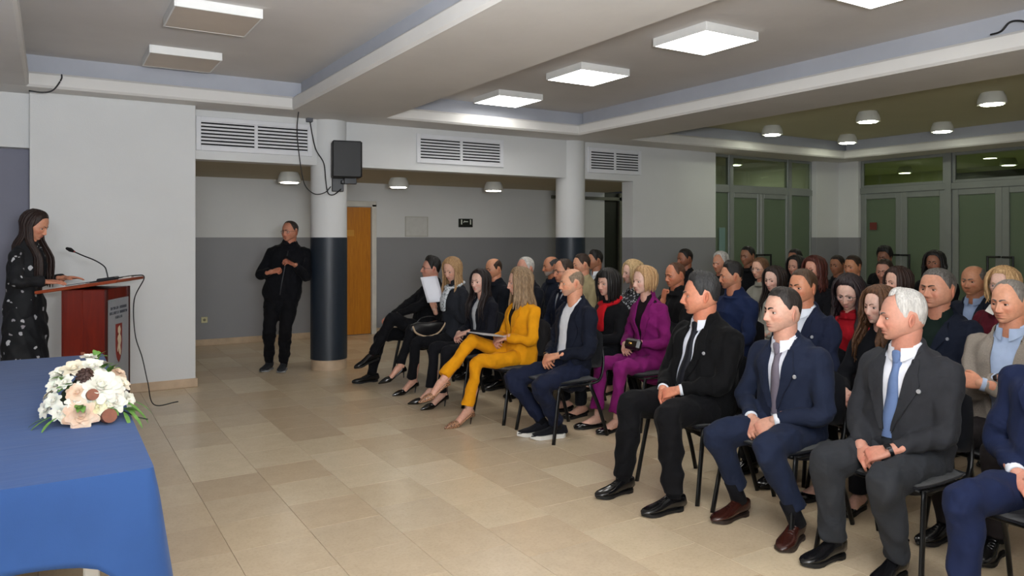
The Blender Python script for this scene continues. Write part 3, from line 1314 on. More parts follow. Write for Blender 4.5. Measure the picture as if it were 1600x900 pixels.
# papers and folder on the lectern
for nm, x, y, rz, size, col, lab, cat in (('document', -.13, -.06, .15, (.21, .297, .004), '#d6d6d4', 'printed sheets lying open on the lectern under the woman\'s hands', 'paper'),
                                          ('folder', -.08, .1, -.2, (.24, .32, .012), '#1e2024', 'dark folder lying on the lectern behind the sheets', 'folder'),
                                          ('note_pad', .2, .1, .2, (.1, .15, .01), '#c5bdb4', 'small pale note pad at the front edge of the lectern', 'note pad')):
    m = MB()
    m.box((0, 0, size[2]/2), size, None, 0, .001)
    o = m.build(nm, plain(nm+'_cover', col, .6))
    o.location = lect(x, y, .001 if nm != 'document' else .003)
    o.rotation_euler = Matrix.Rotation(LA+rz, 3, 'Z').to_euler()
    o.rotation_euler = (Matrix.Rotation(LA, 3, 'Z') @ Matrix.Rotation(-tilt, 3, 'Y') @ Matrix.Rotation(rz, 3, 'Z')).to_euler()
    tag(o, lab, cat)
cable('microphone_cable', [lect(.16, -.02, .012), lect(.27, .12, .012), lect(.29, .26, -.02), lect(.2, .28, -.2), lect(.2, .3, -.5), lect(.26, .3, -.72), lect(.3, .32, -.95), lect(.34, .36, -1.16), lect(.5, .5, -1.19)], .005,
      'dark microphone cable hanging down beside the lectern to the floor')

# ------------------------------------------------------------------ conference chair
CH_FAB = fabric('#15161b', .9, .1, .25, 'chair')
CH_MET = plain('chair_frame_black', '#101113', .35, .3)


def make_chair():
    o = empty('conference_chair', (0, 0, 0))
    # padded seat
    m = MB()
    P, F_ = [], []
    nx_, ny_ = 9, 9
    for layer in (0, 1):
        for i in range(nx_):
            for j in range(ny_):
                x = (i/(nx_-1)-.5)*2
                y = (j/(ny_-1)-.5)*2
                px = math.copysign(abs(x)**.9, x)*.215*(1-.06*y*y)
                py = math.copysign(abs(y)**.9, y)*.235*(1-.06*x*x)
                e = max(abs(x), abs(y))
                z = .468-.012*e**3-.022*max(0, x-.5) if layer else .42+.006*e
                if e > .99:
                    z = .44+(.006 if layer else -.006)
                P.append((px, py, z))
    n = nx_*ny_
    F_ += grid_faces(nx_, ny_, False, n)
    F_ += [q[::-1] for q in grid_faces(nx_, ny_, False, 0)]
    rim = [(i, 0) for i in range(nx_)]+[(nx_-1, j) for j in range(1, ny_)]+[(i, ny_-1) for i in range(nx_-2, -1, -1)]+[(0, j) for j in range(ny_-2, 0, -1)]
    ids = [i*ny_+j for i, j in rim]
    for a in range(len(ids)):
        b_ = (a+1) % len(ids)
        F_.append((ids[a], ids[b_], ids[b_]+n, ids[a]+n))
    m.add(P, F_)
    m.build('seat', CH_FAB, o, True)
    # curved padded back
    m = MB()
    P = []
    nz_, ny_ = 9, 11
    for layer in (0, 1):
        for i in range(nz_):
            for j in range(ny_):
                q = (i/(nz_-1)-.5)*2
                y = (j/(ny_-1)-.5)*2
                e = max(abs(q)**1.5, abs(y)**2)
                zz = .665+math.copysign(abs(q)**.9, q)*.165*(1-.22*y*y)
                th = .026*(1-e**4)
                x = -.268-.05*(zz-.58)+.03*y*y+(th if layer else -th*.6)
                P.append((x, y*.235*(1-.05*q*q), zz))
    n = nz_*ny_
    F_ = grid_faces(nz_, ny_, False, 0)+[q[::-1] for q in grid_faces(nz_, ny_, False, n)]
    rim = [(i, 0) for i in range(nz_)]+[(nz_-1, j) for j in range(1, ny_)]+[(i, ny_-1) for i in range(nz_-2, -1, -1)]+[(0, j) for j in range(ny_-2, 0, -1)]
    ids = [i*ny_+j for i, j in rim]
    for a in range(len(ids)):
        b_ = (a+1) % len(ids)
        F_.append((ids[b_], ids[a], ids[a]+n, ids[b_]+n))
    m.add(P, F_)
    m.build('backrest', CH_FAB, o, True)
    for y in (-1, 1):
        m = MB()
        P = spline([(.245, y*.262, 0), (.2, y*.245, .25), (.165, y*.232, .425)], 4)
        v, f = loft(P, [.017]*len(P), [.0095]*len(P), (1, 0, 0), 8, 'flat')
        m.add(v, f)
        m.build('leg', CH_MET, o, True)
        m = MB()
        P = spline([(-.27, y*.258, 0), (-.2, y*.245, .22), (-.11, y*.232, .425)], 4)
        v, f = loft(P, [.017]*len(P), [.0095]*len(P), (1, 0, 0), 8, 'flat')
        m.add(v, f)
        m.build('leg', CH_MET, o, True)
        m = MB()
        P = spline([(.17, y*.228, .418), (-.1, y*.228, .412), (-.22, y*.225, .44), (-.268, y*.21, .56), (-.272, y*.19, .68)], 4)
        v, f = loft(P, [.014]*len(P), [.009]*len(P), (0, 1, 0), 8, 'flat')
        m.add(v, f)
        m.build('side_rail', CH_MET, o, True)
    for x in (.15, -.12):
        m = MB()
        m.tube([(x, -.23, .412), (x, .23, .412)], .011, 8, up=(0, 0, 1))
        m.build('cross_bar', CH_MET, o, True)
    return o


CHAIR0 = None


def chair(x, y, rz, label):
    global CHAIR0
    if CHAIR0 is None:
        CHAIR0 = make_chair()
        o = CHAIR0
    else:
        o = copy_tree(CHAIR0)
    o.location = (x, y, 0)
    o.rotation_euler = (0, 0, rz)
    tag(o, label, 'chair', 'conference chairs of the audience')
    return o

# ------------------------------------------------------------------ people: heads


def sst(a, b, x):
    t = np.clip((x-a)/(b-a), 0, 1)
    return t*t*(3-2*t)


def headsurf(phi, th, o, feat=True):
    """surface of a head: phi = angle round from the face (towards the left), th = angle down from the crown"""
    st, ct = np.sin(th), np.cos(th)
    d = np.stack([st*np.cos(phi), st*np.sin(phi), ct], -1)
    n = 2.25
    r = 1/((np.abs(d)**n).sum(-1)**(1/n))
    p = d*r[..., None]
    wide = o.get('wide', 1.0)
    p = p*np.array([.094, .0775*wide, .117])
    x, y, z = p[..., 0].copy(), p[..., 1].copy(), p[..., 2].copy()
    q = np.clip(-z/.117, 0, 1)
    back = sst(.01, -.06, x)
    # jaw narrows, skull base tucks in under the back of the head
    y *= 1-(.25+.04*o.get('fem', 0)-.10*(wide-1)*3)*q**1.5
    x = np.where(x < .02, x*(1-.55*sst(.25, .95, q)*back)+.02*sst(.3, 1, q)*back, x)
    z += .034*sst(.06, -.03, x)*sst(.55, 1, q)
    x += .015*sst(.4, 1, q)*sst(-.02, .05, x)
    y *= 1-.05*sst(.02, .1, x)*sst(.2, .6, -z/.117)
    # cranium: fuller behind
    x -= .010*back*sst(-.2, .4, z/.117)
    y *= 1+.05*back*sst(-.1, .4, z/.117)
    tint = np.zeros(p.shape)
    if not feat:
        return np.stack([x, y, z], -1), None
    w = sst(.02, .06, x)

    def g(y0, z0, sy, sz):
        return np.exp(-((y-y0)/sy)**2-((z-z0)/sz)**2)

    def g2(y0, z0, sy, sz):
        return g(y0, z0, sy, sz)+g(-y0, z0, sy, sz)
    f = o.get('fem', 0)
    nz = o.get('nose', 1.0)
    dx = np.zeros_like(x)
    dx += -.0105*g2(.031, .000, .0165, .011)
    dx += (.0065-.0045*f)*g2(.028, .020, .020, .007)
    dx += .003*g(0, .022, .014, .010)
    zz = np.array([.02, .008, -.004, -.016, -.027, -.036, -.043, -.049, -.055])
    aa = np.array([0, .0055, .0105, .0155, .021, .0245, .0205, .009, 0])*nz
    A = np.interp(-z, -zz, aa, left=0, right=0)
    S = np.interp(-z, -zz, np.array([.008, .0075, .0075, .0085, .0105, .0125, .0125, .011, .01]))
    dx += A*np.exp(-(y/S)**2)
    dx += .0095*nz*g2(.0135, -.0405, .0065, .0075)
    dx += .005*g2(.044, -.026, .019, .015)
    dx += .0055*g(0, -.064, .030, .020)
    dx += (.0045+.002*f)*g(0, -.0600, .0185, .0042)
    dx += (.0058+.002*f)*g(0, -.0715, .0160, .0052)
    dx -= .0058*g(0, -.0655, .0235, .0019)
    dx -= .0025*g(0, -.083, .02, .005)
    dx += .011*g(0, -.1, .022, .014)
    dx -= .0025*g2(.03, -.052, .008, .016)
    ch = o.get('chub', 0)
    dx += .006*ch*g2(.045, -.06, .022, .025)
    x = x+dx*w
    y = y+np.sign(y)*ch*.008*np.exp(-((z+.055)/.035)**2)*sst(-.06, .03, x)
    y -= np.sign(y)*.003*np.exp(-((z-.03)/.02)**2)*sst(.02, .06, x)
    x = x + ch*.012*np.exp(-((z+.11)/.03)**2)*sst(0, .06, x)*.3
    P = np.stack([x, y, z], -1)
    # colour of the skin from place to place; shade painted into nostrils and mouth line
    base = np.array(lin(o.get('skin', '#c98f72')))
    C = np.broadcast_to(base, P.shape).copy()

    def mixin(mask, col, k):
        nonlocal C
        m_ = np.clip(mask*k, 0, 1)[..., None]*w[..., None]
        C = C*(1-m_)+np.array(col)*m_
    red = base*np.array([1.05, .72, .68])
    mixin(g2(.042, -.03, .022, .02), red, .55)
    mixin(g(0, -.038, .016, .012), red, .6)
    mixin(g(0, .06, .05, .03), base*1.06, .5)
    lip = base*np.array([.72, .40, .40]) if not f else np.array(lin(o.get('lip', '#a8524c')))
    mixin(g(0, -.0605, .0195, .0036)+g(0, -.0712, .0170, .0044), lip, 1.1 if f else .9)
    mixin(g(0, -.0655, .022, .0015), base*np.array([.32, .2, .2]), 1.1)
    mixin(g2(.031, .006, .017, .009), base*np.array([.8, .68, .66]), .35)
    mixin(g2(.009, -.0475, .0035, .0028), base*.25, .9)
    sb = o.get('stubble', 0)
    if sb:
        jaw = sst(-.045, -.06, z)*(1-.85*g(0, -.064, .016, .009))
        jaw = np.maximum(jaw, sst(-.02, -.045, z)*sst(.05, .0, x)*sst(-.03, 0, x))
        bc = np.array(lin(o.get('beard', '#4a4340')))
        m_ = np.clip(jaw*sb, 0, 1)[..., None]*sst(-.03, .02, x)[..., None]
        C = C*(1-m_)+bc*m_
    return P, C


def head_parts(o, hi):
    """skin and eye pieces of one head as (verts, faces, colours, material index), in head axes (x forward, y left)"""
    nph, nth = (112, 108) if hi else (64, 62)
    u = np.arange(nph)*2*PI/nph
    phi = u-.55*np.sin(u)
    tt = np.linspace(0.02, .985, nth)
    th = PI*(tt+.045*np.sin(2*PI*tt)*-1)
    PH, TH = np.meshgrid(phi, th)
    P, C = headsurf(PH, TH, o)
    V = P.reshape(-1, 3)
    F = [q[::-1] for q in grid_faces(nth, nph, True)]
    F = [tuple(q) for q in F]
    CC = C.reshape(-1, 3)
    top = P[0].mean(0)
    bot = P[-1].mean(0)
    V = np.vstack([V, top, bot])
    CC = np.vstack([CC, CC[0], CC[-1]])
    n = nph*nth
    for j in range(nph):
        k = (j+1) % nph
        F.append((n, j, k))
        F.append((n+1, (nth-1)*nph+k, (nth-1)*nph+j))
    out = [(V, F, CC, 0)]
    base = np.array(lin(o.get('skin', '#c98f72')))
    # eyeballs with lids
    ns, nr = (18, 14) if hi else (10, 8)
    squint = o.get('squint', 0)
    for sg in (-1, 1):
        e0, _ = headsurf(np.array([sg*.36]), np.array([PI/2]), o)
        c = np.array([e0[0, 0]-.0075, sg*.031, .000])
        R = .0134
        a = np.linspace(0, PI, nr)
        b = np.arange(ns)*2*PI/ns
        A, B = np.meshgrid(a, b, indexing='ij')
        D = np.stack([np.cos(A), np.sin(A)*np.cos(B), np.sin(A)*np.sin(B)], -1)
        col = np.where((A < .50)[..., None], np.array(lin(o.get('iris', '#3a2a20'))), np.array(lin('#cfc6c0')))
        col = np.where((A < .20)[..., None], np.array([.005, .005, .005]), col)
        gz = np.array(o.get('gaze', (0, 0)), float)
        Rz = np.array(Matrix.Rotation(gz[0], 3, 'Z') @ Matrix.Rotation(-gz[1], 3, 'Y'))
        out.append(((D.reshape(-1, 3)*R) @ Rz.T+c, grid_faces(nr, ns, True), col.reshape(-1, 3), 1))
        # upper and lower lid shells
        for (lo, hi_, rr, dark) in ((.27-squint*.3, 1.25, 1.09, True), (-1.2, -.44+squint*.2, 1.07, False)):
            el = np.linspace(lo, hi_, 6)
            az = np.linspace(-1.25, 1.25, 11)
            E, Z = np.meshgrid(el, az, indexing='ij')
            if dark:
                E = E-(.22*(Z/1.25)**2)*(hi_-E)/(hi_-lo)
            else:
                E = E+(.25*(Z/1.25)**2)*(E-lo)/(hi_-lo)
            D = np.stack([np.cos(E)*np.cos(Z), np.cos(E)*np.sin(Z), np.sin(E)], -1)*R*rr
            cl_ = np.broadcast_to(base*np.array([.93, .82, .8]), D.shape).copy()
            if dark:
                cl_[0] = np.array([.02, .014, .012])
                cl_[1] = cl_[1]*.75
            else:
                cl_[-1] *= .6
            out.append((D.reshape(-1, 3)+c, grid_faces(6, 11), cl_.reshape(-1, 3), 0))
    # ears
    for sg in (-1, 1):
        na, nb = (12, 16) if hi else (8, 10)
        a = np.linspace(.05, PI-.05, na)
        b = np.arange(nb)*2*PI/nb
        A, B = np.meshgrid(a, b, indexing='ij')
        # a flat shell, its outer side hollowed
        ex = np.sin(A)*np.cos(B)
        ey = np.sin(A)*np.sin(B)
        ez = np.cos(A)
        lobe = 1-.28*sst(.2, 1, -ez)
        rr2 = (ex*.9)**2+(ez*.85)**2
        thick = ey*.008
        thick = np.where(ey > 0, thick-.010*np.exp(-rr2/.22), thick)
        X = ex*.0175*lobe-.004*ez
        Zc = ez*.032
        Y = thick
        Pp = np.stack([X, Y, Zc], -1).reshape(-1, 3)
        Rm = np.array(Matrix.Rotation(math.radians(24), 3, 'Z') @ Matrix.Rotation(math.radians(-8), 3, 'Y'))
        Pp = Pp @ Rm.T
        Pp[:, 1] *= sg
        e0, _ = headsurf(np.array([1.72]), np.array([PI/2+.06]), o, False)
        Pp += np.array([-.012, sg*(abs(e0[0, 1])+.004), -.010])
        F_ = grid_faces(na, nb, True)
        if sg < 0:
            F_ = [q[::-1] for q in F_]
        colr = np.broadcast_to(base*np.array([1.02, .82, .78]), (len(Pp), 3)).copy()
        dk = np.exp(-rr2/.15)*(ey > 0)
        colr *= (1-.45*dk.reshape(-1, 1))
        out.append((Pp, F_, colr, 0))
    return out


def table_fn(tab):
    a = np.array(sorted(tab), float)

    def fn(phi):
        d = np.degrees(np.abs((phi+PI) % (2*PI)-PI))
        return np.radians(np.interp(d, a[:, 0], a[:, 1]))
    return fn


HL = {
    'short': [(0, 47), (25, 47), (45, 52), (58, 66), (70, 80), (80, 97), (86, 93), (93, 76), (108, 84), (120, 104), (135, 113), (180, 117)],
    'receding': [(0, 38), (18, 36), (36, 24), (50, 44), (60, 64), (72, 82), (80, 96), (86, 92), (93, 76), (108, 84), (120, 104), (135, 113), (180, 117)],
    'high': [(0, 30), (30, 28), (50, 42), (60, 62), (72, 82), (80, 95), (86, 90), (93, 76), (108, 84), (120, 104), (135, 113), (180, 117)],
    'long': [(0, 45), (25, 47), (42, 55), (55, 72), (68, 95), (80, 112), (100, 118), (135, 118), (180, 120)],
    'fringe': [(0, 66), (25, 66), (38, 66), (50, 78), (62, 96), (80, 112), (100, 118), (135, 118), (180, 120)],
    'bald': [(60, 64), (70, 84), (76, 94), (82, 94), (93, 76), (108, 84), (120, 104), (135, 113), (180, 117)],
}


def hair_cap(o, kind, T, Ts, seed, noise_amp=.002, up=0.0):
    """a shell of hair over the skull between the hairline and the crown"""
    rs = np.random.RandomState(seed)
    bald = kind == 'bald'
    nph, nv = (88, 22)
    if bald:
        phi = np.linspace(math.radians(60), 2*PI-math.radians(60), nph)
        tt = table_fn([(60, 62), (80, 46), (110, 36), (150, 31), (180, 30)])(phi)
    else:
        phi = np.arange(nph)*2*PI/nph
        tt = np.full(nph, .02)
    hl = table_fn(HL[kind])(phi)
    hl = hl+np.radians(1.1)*np.sin(phi*31+rs.rand()*6)*rs.rand(nph)
    v = np.linspace(0, 1, nv)
    TH = tt[None]+(hl-tt)[None]*v[:, None]
    PH = np.broadcast_to(phi[None], TH.shape)
    P, _ = headsurf(PH, TH, o, False)
    D = P/np.linalg.norm(P, axis=-1, keepdims=True)
    vv = np.broadcast_to(v[:, None], TH.shape)
    edge = 1-vv**3.5
    if bald:
        edge = edge*(1-(1-vv)**5)
    mix = sst(1.45, .5, TH)
    th = (Ts+(T-Ts)*mix)*edge
    n = np.sin(PH*19+TH*3+rs.rand()*6)*.5+np.sin(PH*43-TH*7+rs.rand()*6)*.35+np.sin(PH*9+TH*9+rs.rand()*6)*.6
    th = th+n*noise_amp*edge-.0025*(1-edge)
    P = P+D*th[..., None]
    if up:
        frontness = np.cos(PH)*.5+.5
        P[..., 2] += up*mix*edge*frontness
    V = P.reshape(-1, 3)
    dens = np.clip((1-vv)*5.5, 0, 1)
    if bald:
        dens = dens*np.clip(vv*4, 0, 1)
    o['_dens'] = dens.ravel()
    return V, [q[::-1] for q in grid_faces(nv, nph, not bald)]


def lock(o, phi, zend, T, rs, dn=(0, 0, -1), wave=0, fwd=0, rad=.014, flare=0, curl=0, th0=.35):
    """one flat lock of hair from the crown down the skull and then falling"""
    pts = []
    for th in np.linspace(th0, 1.62, 5):
        P, _ = headsurf(np.array([phi]), np.array([th]), o, False)
        p = P[0]
        d = p/np.linalg.norm(p)
        pts.append(p+d*T*(.55+.45*min(1, th)))
    p0 = pts[-1]
    n = max(3, int((p0[2]-zend)/.035))
    ph0, ph1 = rs.rand()*6.28, rs.rand()*6.28
    for i in range(1, n+1):
        s = i/n
        z = p0[2]+(zend-p0[2])*s
        drop = p0[2]-z
        k = 1+flare*s-.10*math.sin(PI*min(1, drop/.14))*(.6 if flare < .1 else .2)
        q = np.array([p0[0]*k, p0[1]*k, p0[2]])+np.array(dn)*drop
        q[0] += fwd*sst(.09, .24, drop)
        if wave:
            q[0] += wave*math.sin(drop*55+ph0)
            q[1] += wave*math.sin(drop*50+ph1)
        if curl:
            q[:2] *= 1-curl*sst(.4, 1, s)
        pts.append(q)
    pts = np.array(pts)
    m = len(pts)
    s = np.linspace(0, 1, m)
    ra = rad*(np.minimum(1, .35+s*2.2))*(1-.75*sst(.72, 1, s))
    rb = ra*.55
    return loft(pts, ra, rb, (-math.sin(phi), math.cos(phi), 0), 7, 'round')


def long_hair(o, m, seed, zend, T=.02, n=30, wave=0, front=True, cap='long', rad=.015, flare=0, curl=0, back=-.05, fwd=.06, phi0=58, jit=.03, dn=(0, 0, -1)):
    rs = np.random.RandomState(seed)
    v, f = hair_cap(o, cap, T, T*.85, seed, .002)
    m.add(v, f)
    for i in range(n):
        d = phi0+(360-2*phi0)*i/(n-1)
        a = abs((d+180) % 360-180)
        ph = math.radians(d)+rs.uniform(-.06, .06)
        fw = fwd if (a < 108 and front) else back
        v, f = lock(o, ph, zend+rs.uniform(-jit, jit), T+rs.uniform(-.004, .006), rs, dn, wave, fw if zend < -.2 else 0, rad*rs.uniform(.8, 1.2), flare, curl, rs.uniform(.15, .5))
        m.add(v, f)


def brows(o, m):
    for sg in (-1, 1):
        s = np.linspace(0, 1, 9)
        yy = sg*(.012+.036*s)
        zz = .0160+.0055*np.sin(PI*np.clip(s*.75+.08, 0, 1))+.0045*s
        ph = np.arctan2(yy, .088)
        P = []
        for y_, z_ in zip(yy, zz):
            phv = np.array([math.atan2(y_, .085)])
            # find the polar angle that lands on z
            lo, hi = .5, 2.0
            for _ in range(22):
                mid = (lo+hi)/2
                q, _c = headsurf(phv, np.array([mid]), o)
                if q[0, 2] > z_:
                    lo = mid
                else:
                    hi = mid
            P.append(q[0]+np.array([.0012, 0, 0]))
        P = np.array(P)
        k = (.0045 if not o.get('fem') else .0028)*(1-.65*s**1.5)*o.get('browk', 1)
        v, f = loft(P, k, np.full(9, .0022), (0, 0, 1), 6, 'round')
        m.add(v, f)


def lens_mat():
    if 'lens' in MC:
        return MC['lens']
    t = NT('lens_glass')
    t.b.inputs['Base Color'].default_value = (.9, .95, 1, 1)
    t.b.inputs['Roughness'].default_value = .05
    t.b.inputs['Alpha'].default_value = .06
    MC['lens'] = t.m
    return t.m


def glasses(parent, Mh, o, col='#17171a'):
    m = MB()
    g = MB()
    for sg in (-1, 1):
        e0, _ = headsurf(np.array([sg*.36]), np.array([PI/2]), o)
        x = e0[0, 0]+.013
        pts = []
        for a in np.linspace(0, 2*PI, 17):
            ca, sa = math.cos(a), math.sin(a)
            yy = math.copysign(abs(ca)**.6, ca)*.0245
            z = math.copysign(abs(sa)**.6, sa)*.0165-.003
            pts.append((x-abs(yy+.005)*.12, sg*(.0315+yy), z))
        m.tube(pts, .0016, 6, up=(1, 0, 0), cap=None)
        n = len(pts)-1
        g.add(pts[:n], [tuple(range(n))])
        m.tube([(x-.006, sg*.056, .003), (x-.016, sg*.073, .004), (-.005, sg*.082, .004), (-.03, sg*.08, -.006)], .0016, 6, up=(0, 0, 1))
    m.tube([(x-.001, -.008, 0), (x+.003, 0, .002), (x-.001, .008, 0)], .0016, 6, up=(0, 0, 1))
    ob = m.build('glasses', plain('glasses_'+col, col, .35), parent, True)
    ob.matrix_local = Mh
    g.build('lens', lens_mat(), ob)
    return ob


# ------------------------------------------------------------------ people: hands and feet
HANDS = {}


def hand_mesh(kind):
    """right hand: x along the fingers, y towards the thumb, z out of its back; origin at the wrist"""
    if kind in HANDS:
        return HANDS[kind]
    C = {'flat': (8, 12, 8, 0), 'relax': (26, 34, 22, .2), 'clasp': (42, 52, 30, .5), 'grip': (62, 78, 45, .8), 'fist': (80, 92, 60, 1), 'hold': (38, 42, 25, .9)}[kind]
    parts = []
    # palm
    P = np.array([(-.055, 0, .0), (-.02, 0, 0), (.0, 0, 0), (.03, .002, 0), (.06, .003, .001), (.085, .002, .001), (.098, .001, 0)])
    ra = [.0265, .0275, .029, .037, .043, .043, .038]
    rb = [.022, .0195, .018, .017, .0155, .0135, .0115]
    parts.append(loft(P, ra, rb, (0, 1, 0), 14, 'round', 2.5))
    for y, L, spread, r in ((.0315, .072, .07, .0088), (.0105, .080, .015, .0092), (-.0105, .074, -.035, .0088), (-.0305, .059, -.09, .0078)):
        p = np.array([.082, y, .001])
        a = 0
        pts = [p.copy(), p+np.array([.014, 0, 0])]
        p = pts[-1].copy()
        for seg_, k in zip((.44, .31, .25), C[:3]):
            a += math.radians(k)*(1.0 if abs(y) < .02 else 1.05)
            dvec = np.array([math.cos(a), math.sin(spread), -math.sin(a)])
            dvec /= np.linalg.norm(dvec)
            pts.append(p+dvec*L*seg_*.5)
            p = p+dvec*L*seg_
            pts.append(p.copy())
        pts = np.array(pts)
        rr = np.interp(np.arange(len(pts)), [0, 1, 2, 3, 4, 5, 6, 7], [1.05, 1.12, .98, 1.04, .92, .95, .88, .72])*r
        parts.append(loft(pts, rr, rr*.95, (0, 1, 0), 10, 'round'))
    k = C[3]
    pts = np.array([(.012, .018, -.004), (.03, .034, -.010-.004*k), (.052, .050-.010*k, -.016-.012*k), (.070, .058-.020*k, -.020-.02*k), (.088, .060-.032*k, -.022-.026*k)])
    rr = np.array([.016, .0145, .0112, .0105, .0078])
    parts.append(loft(pts, rr, rr*.92, (0, 0, 1), 10, 'round'))
    me = remesh(parts, .0034, 3, .45)
    v, f = mesh_arrays(me)
    bpy.data.meshes.remove(me)
    # thin the mesh's cost by keeping it shared as arrays
    HANDS[kind] = (v, f)
    return v, f


def frame(x, z):
    x = unit(x)
    z = np.asarray(z, float)
    z = unit(z-(z@x)*x)
    y = np.cross(z, x)
    return np.stack([x, y, z], 1)


SHOES = {}
SOLE = plain('shoe_sole_black', '#0d0c0c', .6)
SHOE_MATS = {
    'oxford': (plain('shoe_leather_black', '#0f0f11', .22, coat=.3), SOLE),
    'oxblood': (plain('shoe_leather_oxblood', '#32150f', .25, coat=.3), plain('shoe_sole_brown', '#2a1d16', .6)),
    'sneaker': (fabric('#15161c', .8, .05, .2, 'shoe'), plain('shoe_sole_white', '#d8d6d0', .5)),
    'boot': (plain('shoe_leather_black', '#0f0f11', .22, coat=.3), SOLE),
    'flat': (plain('shoe_patent_black', '#0c0b0c', .15, coat=.5), SOLE),
    'trainer': (plain('shoe_dark_fabric', '#1b1e24', .7), plain('shoe_sole_grey', '#8b8d8e', .6)),
    'pump': (plain('shoe_patent_black', '#0c0b0c', .15, coat=.5), SOLE),
    'leopard': (dotted('leopard', '#a2775a', ('#1c0f0a', '#26140c', '#1c0f0a'), 110, .42, .4), plain('heel_dark', '#2a1610', .4)),
}


def shoe_mesh(kind):
    """a right shoe: x to the toe, z up, origin on the floor under the ankle"""
    if kind in SHOES:
        return SHOES[kind]
    up, so = MB(), MB()
    s = 1.0
    if kind in ('pump', 'leopard'):
        # low-cut upper on a raised heel: the foot itself belongs to the body
        xs = np.array([-.058, -.04, -.01, .04, .085, .105, .14, .175, .20, .22])
        w = np.array([.018, .027, .029, .031, .036, .0395, .038, .028, .016, .005])
        ht = np.array([.075, .06, .03, .022, .022, .055, .054, .040, .026, .014])
        zc = np.array([.095, .086, .070, .046, .022, .024, .021, .016, .011, .007])
        pts = np.stack([xs, xs*0, zc], 1)
        v, f = loft(pts, w, ht*.55, (0, 1, 0), 14, 'round', 2.3)
        up.add(v, f)
        v, f = loft([(-.045, 0, .075), (-.042, 0, .04), (-.036, 0, 0)], [.014, .006, .0045], [.014, .006, .0045], (1, 0, 0), 8, 'flat')
        so.add(v, f)
    else:
        xs = np.array([-.072, -.06, -.03, .0, .035, .07, .11, .15, .185, .205, .214])
        w = np.array([.018, .029, .034, .034, .034, .037, .045, .046, .038, .026, .010])
        top = np.array([.060, .092, .100, .102, .092, .074, .058, .050, .042, .034, .024])
        if kind == 'flat':
            top = np.array([.045, .055, .045, .035, .032, .035, .045, .045, .038, .03, .02])
        if kind in ('sneaker', 'trainer'):
            top = top*1.03
            w = w*1.07
        z0 = .014 if kind != 'sneaker' else .024
        pts = np.stack([xs, .006*np.sin(np.clip((xs+.07)/.28, 0, 1)*PI), (top+z0)/2], 1)
        v, f = loft(pts, w, (top-z0)/2, (0, 1, 0), 16, 'round', 2.4)
        up.add(v, f)
        if kind == 'boot':
            v, f = loft([(-.012, 0, .06), (-.016, 0, .12), (-.02, 0, .17)], [.05, .046, .048], [.038, .038, .042], (1, 0, 0), 14, 'flat')
            up.add(v, f)
        # sole slab following the outline, thicker under the heel
        n = 26
        out = []
        for i in range(n):
            a = i/n*2*PI
            x = .071+.146*math.cos(a)
            ww = np.interp(x, xs, w)+.003
            out.append((x, ww*math.copysign(min(1, abs(math.sin(a))*1.6), math.sin(a))+.004))
        v = []
        zt = .018 if kind != 'sneaker' else .03
        heel = 0.0
        for z in (0.0, zt):
            for x, y in out:
                zz = z
                if z == 0 and kind in ('oxford', 'oxblood', 'boot') and .0 < x < .09:
                    zz = .007
                if x > .16:
                    zz += (x-.16)*.16
                v.append((x, y, zz))
        f = [tuple(range(n))[::-1], tuple(range(n, 2*n))]+[(i, (i+1) % n, n+(i+1) % n, n+i) for i in range(n)]
        so.add(v, f)
        if kind in ('oxford', 'oxblood', 'sneaker'):
            for k in range(4):
                x = .045+.017*k
                z = np.interp(x, xs, top)+.001
                up.tube([(x, -.014, z-.002), (x, 0, z+.003), (x, .016, z-.002)], .0026, 6, up=(1, 0, 0))
    SHOES[kind] = (up, so)
    return SHOES[kind]


FOOT = None


def foot_skin(heel):
    """bare foot in a low-cut shoe"""
    if heel:
        xs = np.array([-.045, -.02, .01, .05, .09, .115, .135, .15])
        w = np.array([.021, .026, .028, .029, .034, .034, .028, .018])
        ht = np.array([.05, .07, .075, .056, .044, .034, .024, .016])
        zc = np.array([.108, .110, .102, .070, .040, .028, .022, .018])
    else:
        xs = np.array([-.05, -.02, .01, .05, .09, .13, .165, .185])
        w = np.array([.024, .029, .030, .032, .038, .039, .033, .02])
        ht = np.array([.06, .08, .085, .066, .048, .036, .026, .018])
        zc = np.array([.045, .055, .058, .046, .036, .028, .022, .02])
    return loft(np.stack([xs, xs*0, zc], 1), w, ht/2, (0, 1, 0), 14, 'round', 2.2)


def ik(a, b, l1, l2, pole):
    a, b = np.array(a, float), np.array(b, float)
    d = b-a
    L = np.linalg.norm(d)
    L2 = min(L, (l1+l2)*.998)
    if L > L2:
        k = L/(l1+l2)*1.003
        l1, l2 = l1*k, l2*k
        L2 = L
    u = d/L
    x = (l1*l1-l2*l2+L2*L2)/(2*L2)
    h = math.sqrt(max(0, l1*l1-x*x))
    p = np.array(pole, float)
    p = unit(p-(p@u)*u)
    return a+u*x+p*h

# ------------------------------------------------------------------ people: the whole figure
MALE_R = [(-.17, .150, .105, .01), (-.06, .176, .130, .008), (.10, .176, .134, .012), (.28, .166, .128, .012), (.48, .172, .128, .008), (.66, .190, .130, .0), (.77, .200, .120, -.01), (.85, .182, .102, -.016), (.93, .125, .082, -.018), (1.0, .078, .068, -.012)]
FEM_R = [(-.17, .150, .105, .01), (-.06, .176, .128, .006), (.10, .170, .124, .008), (.28, .140, .106, .006), (.48, .146, .108, .006), (.66, .162, .120, .010), (.77, .168, .104, -.004), (.85, .152, .088, -.014), (.93, .105, .070, -.016), (1.0, .064, .058, -.012)]
SHOE_ME = {}


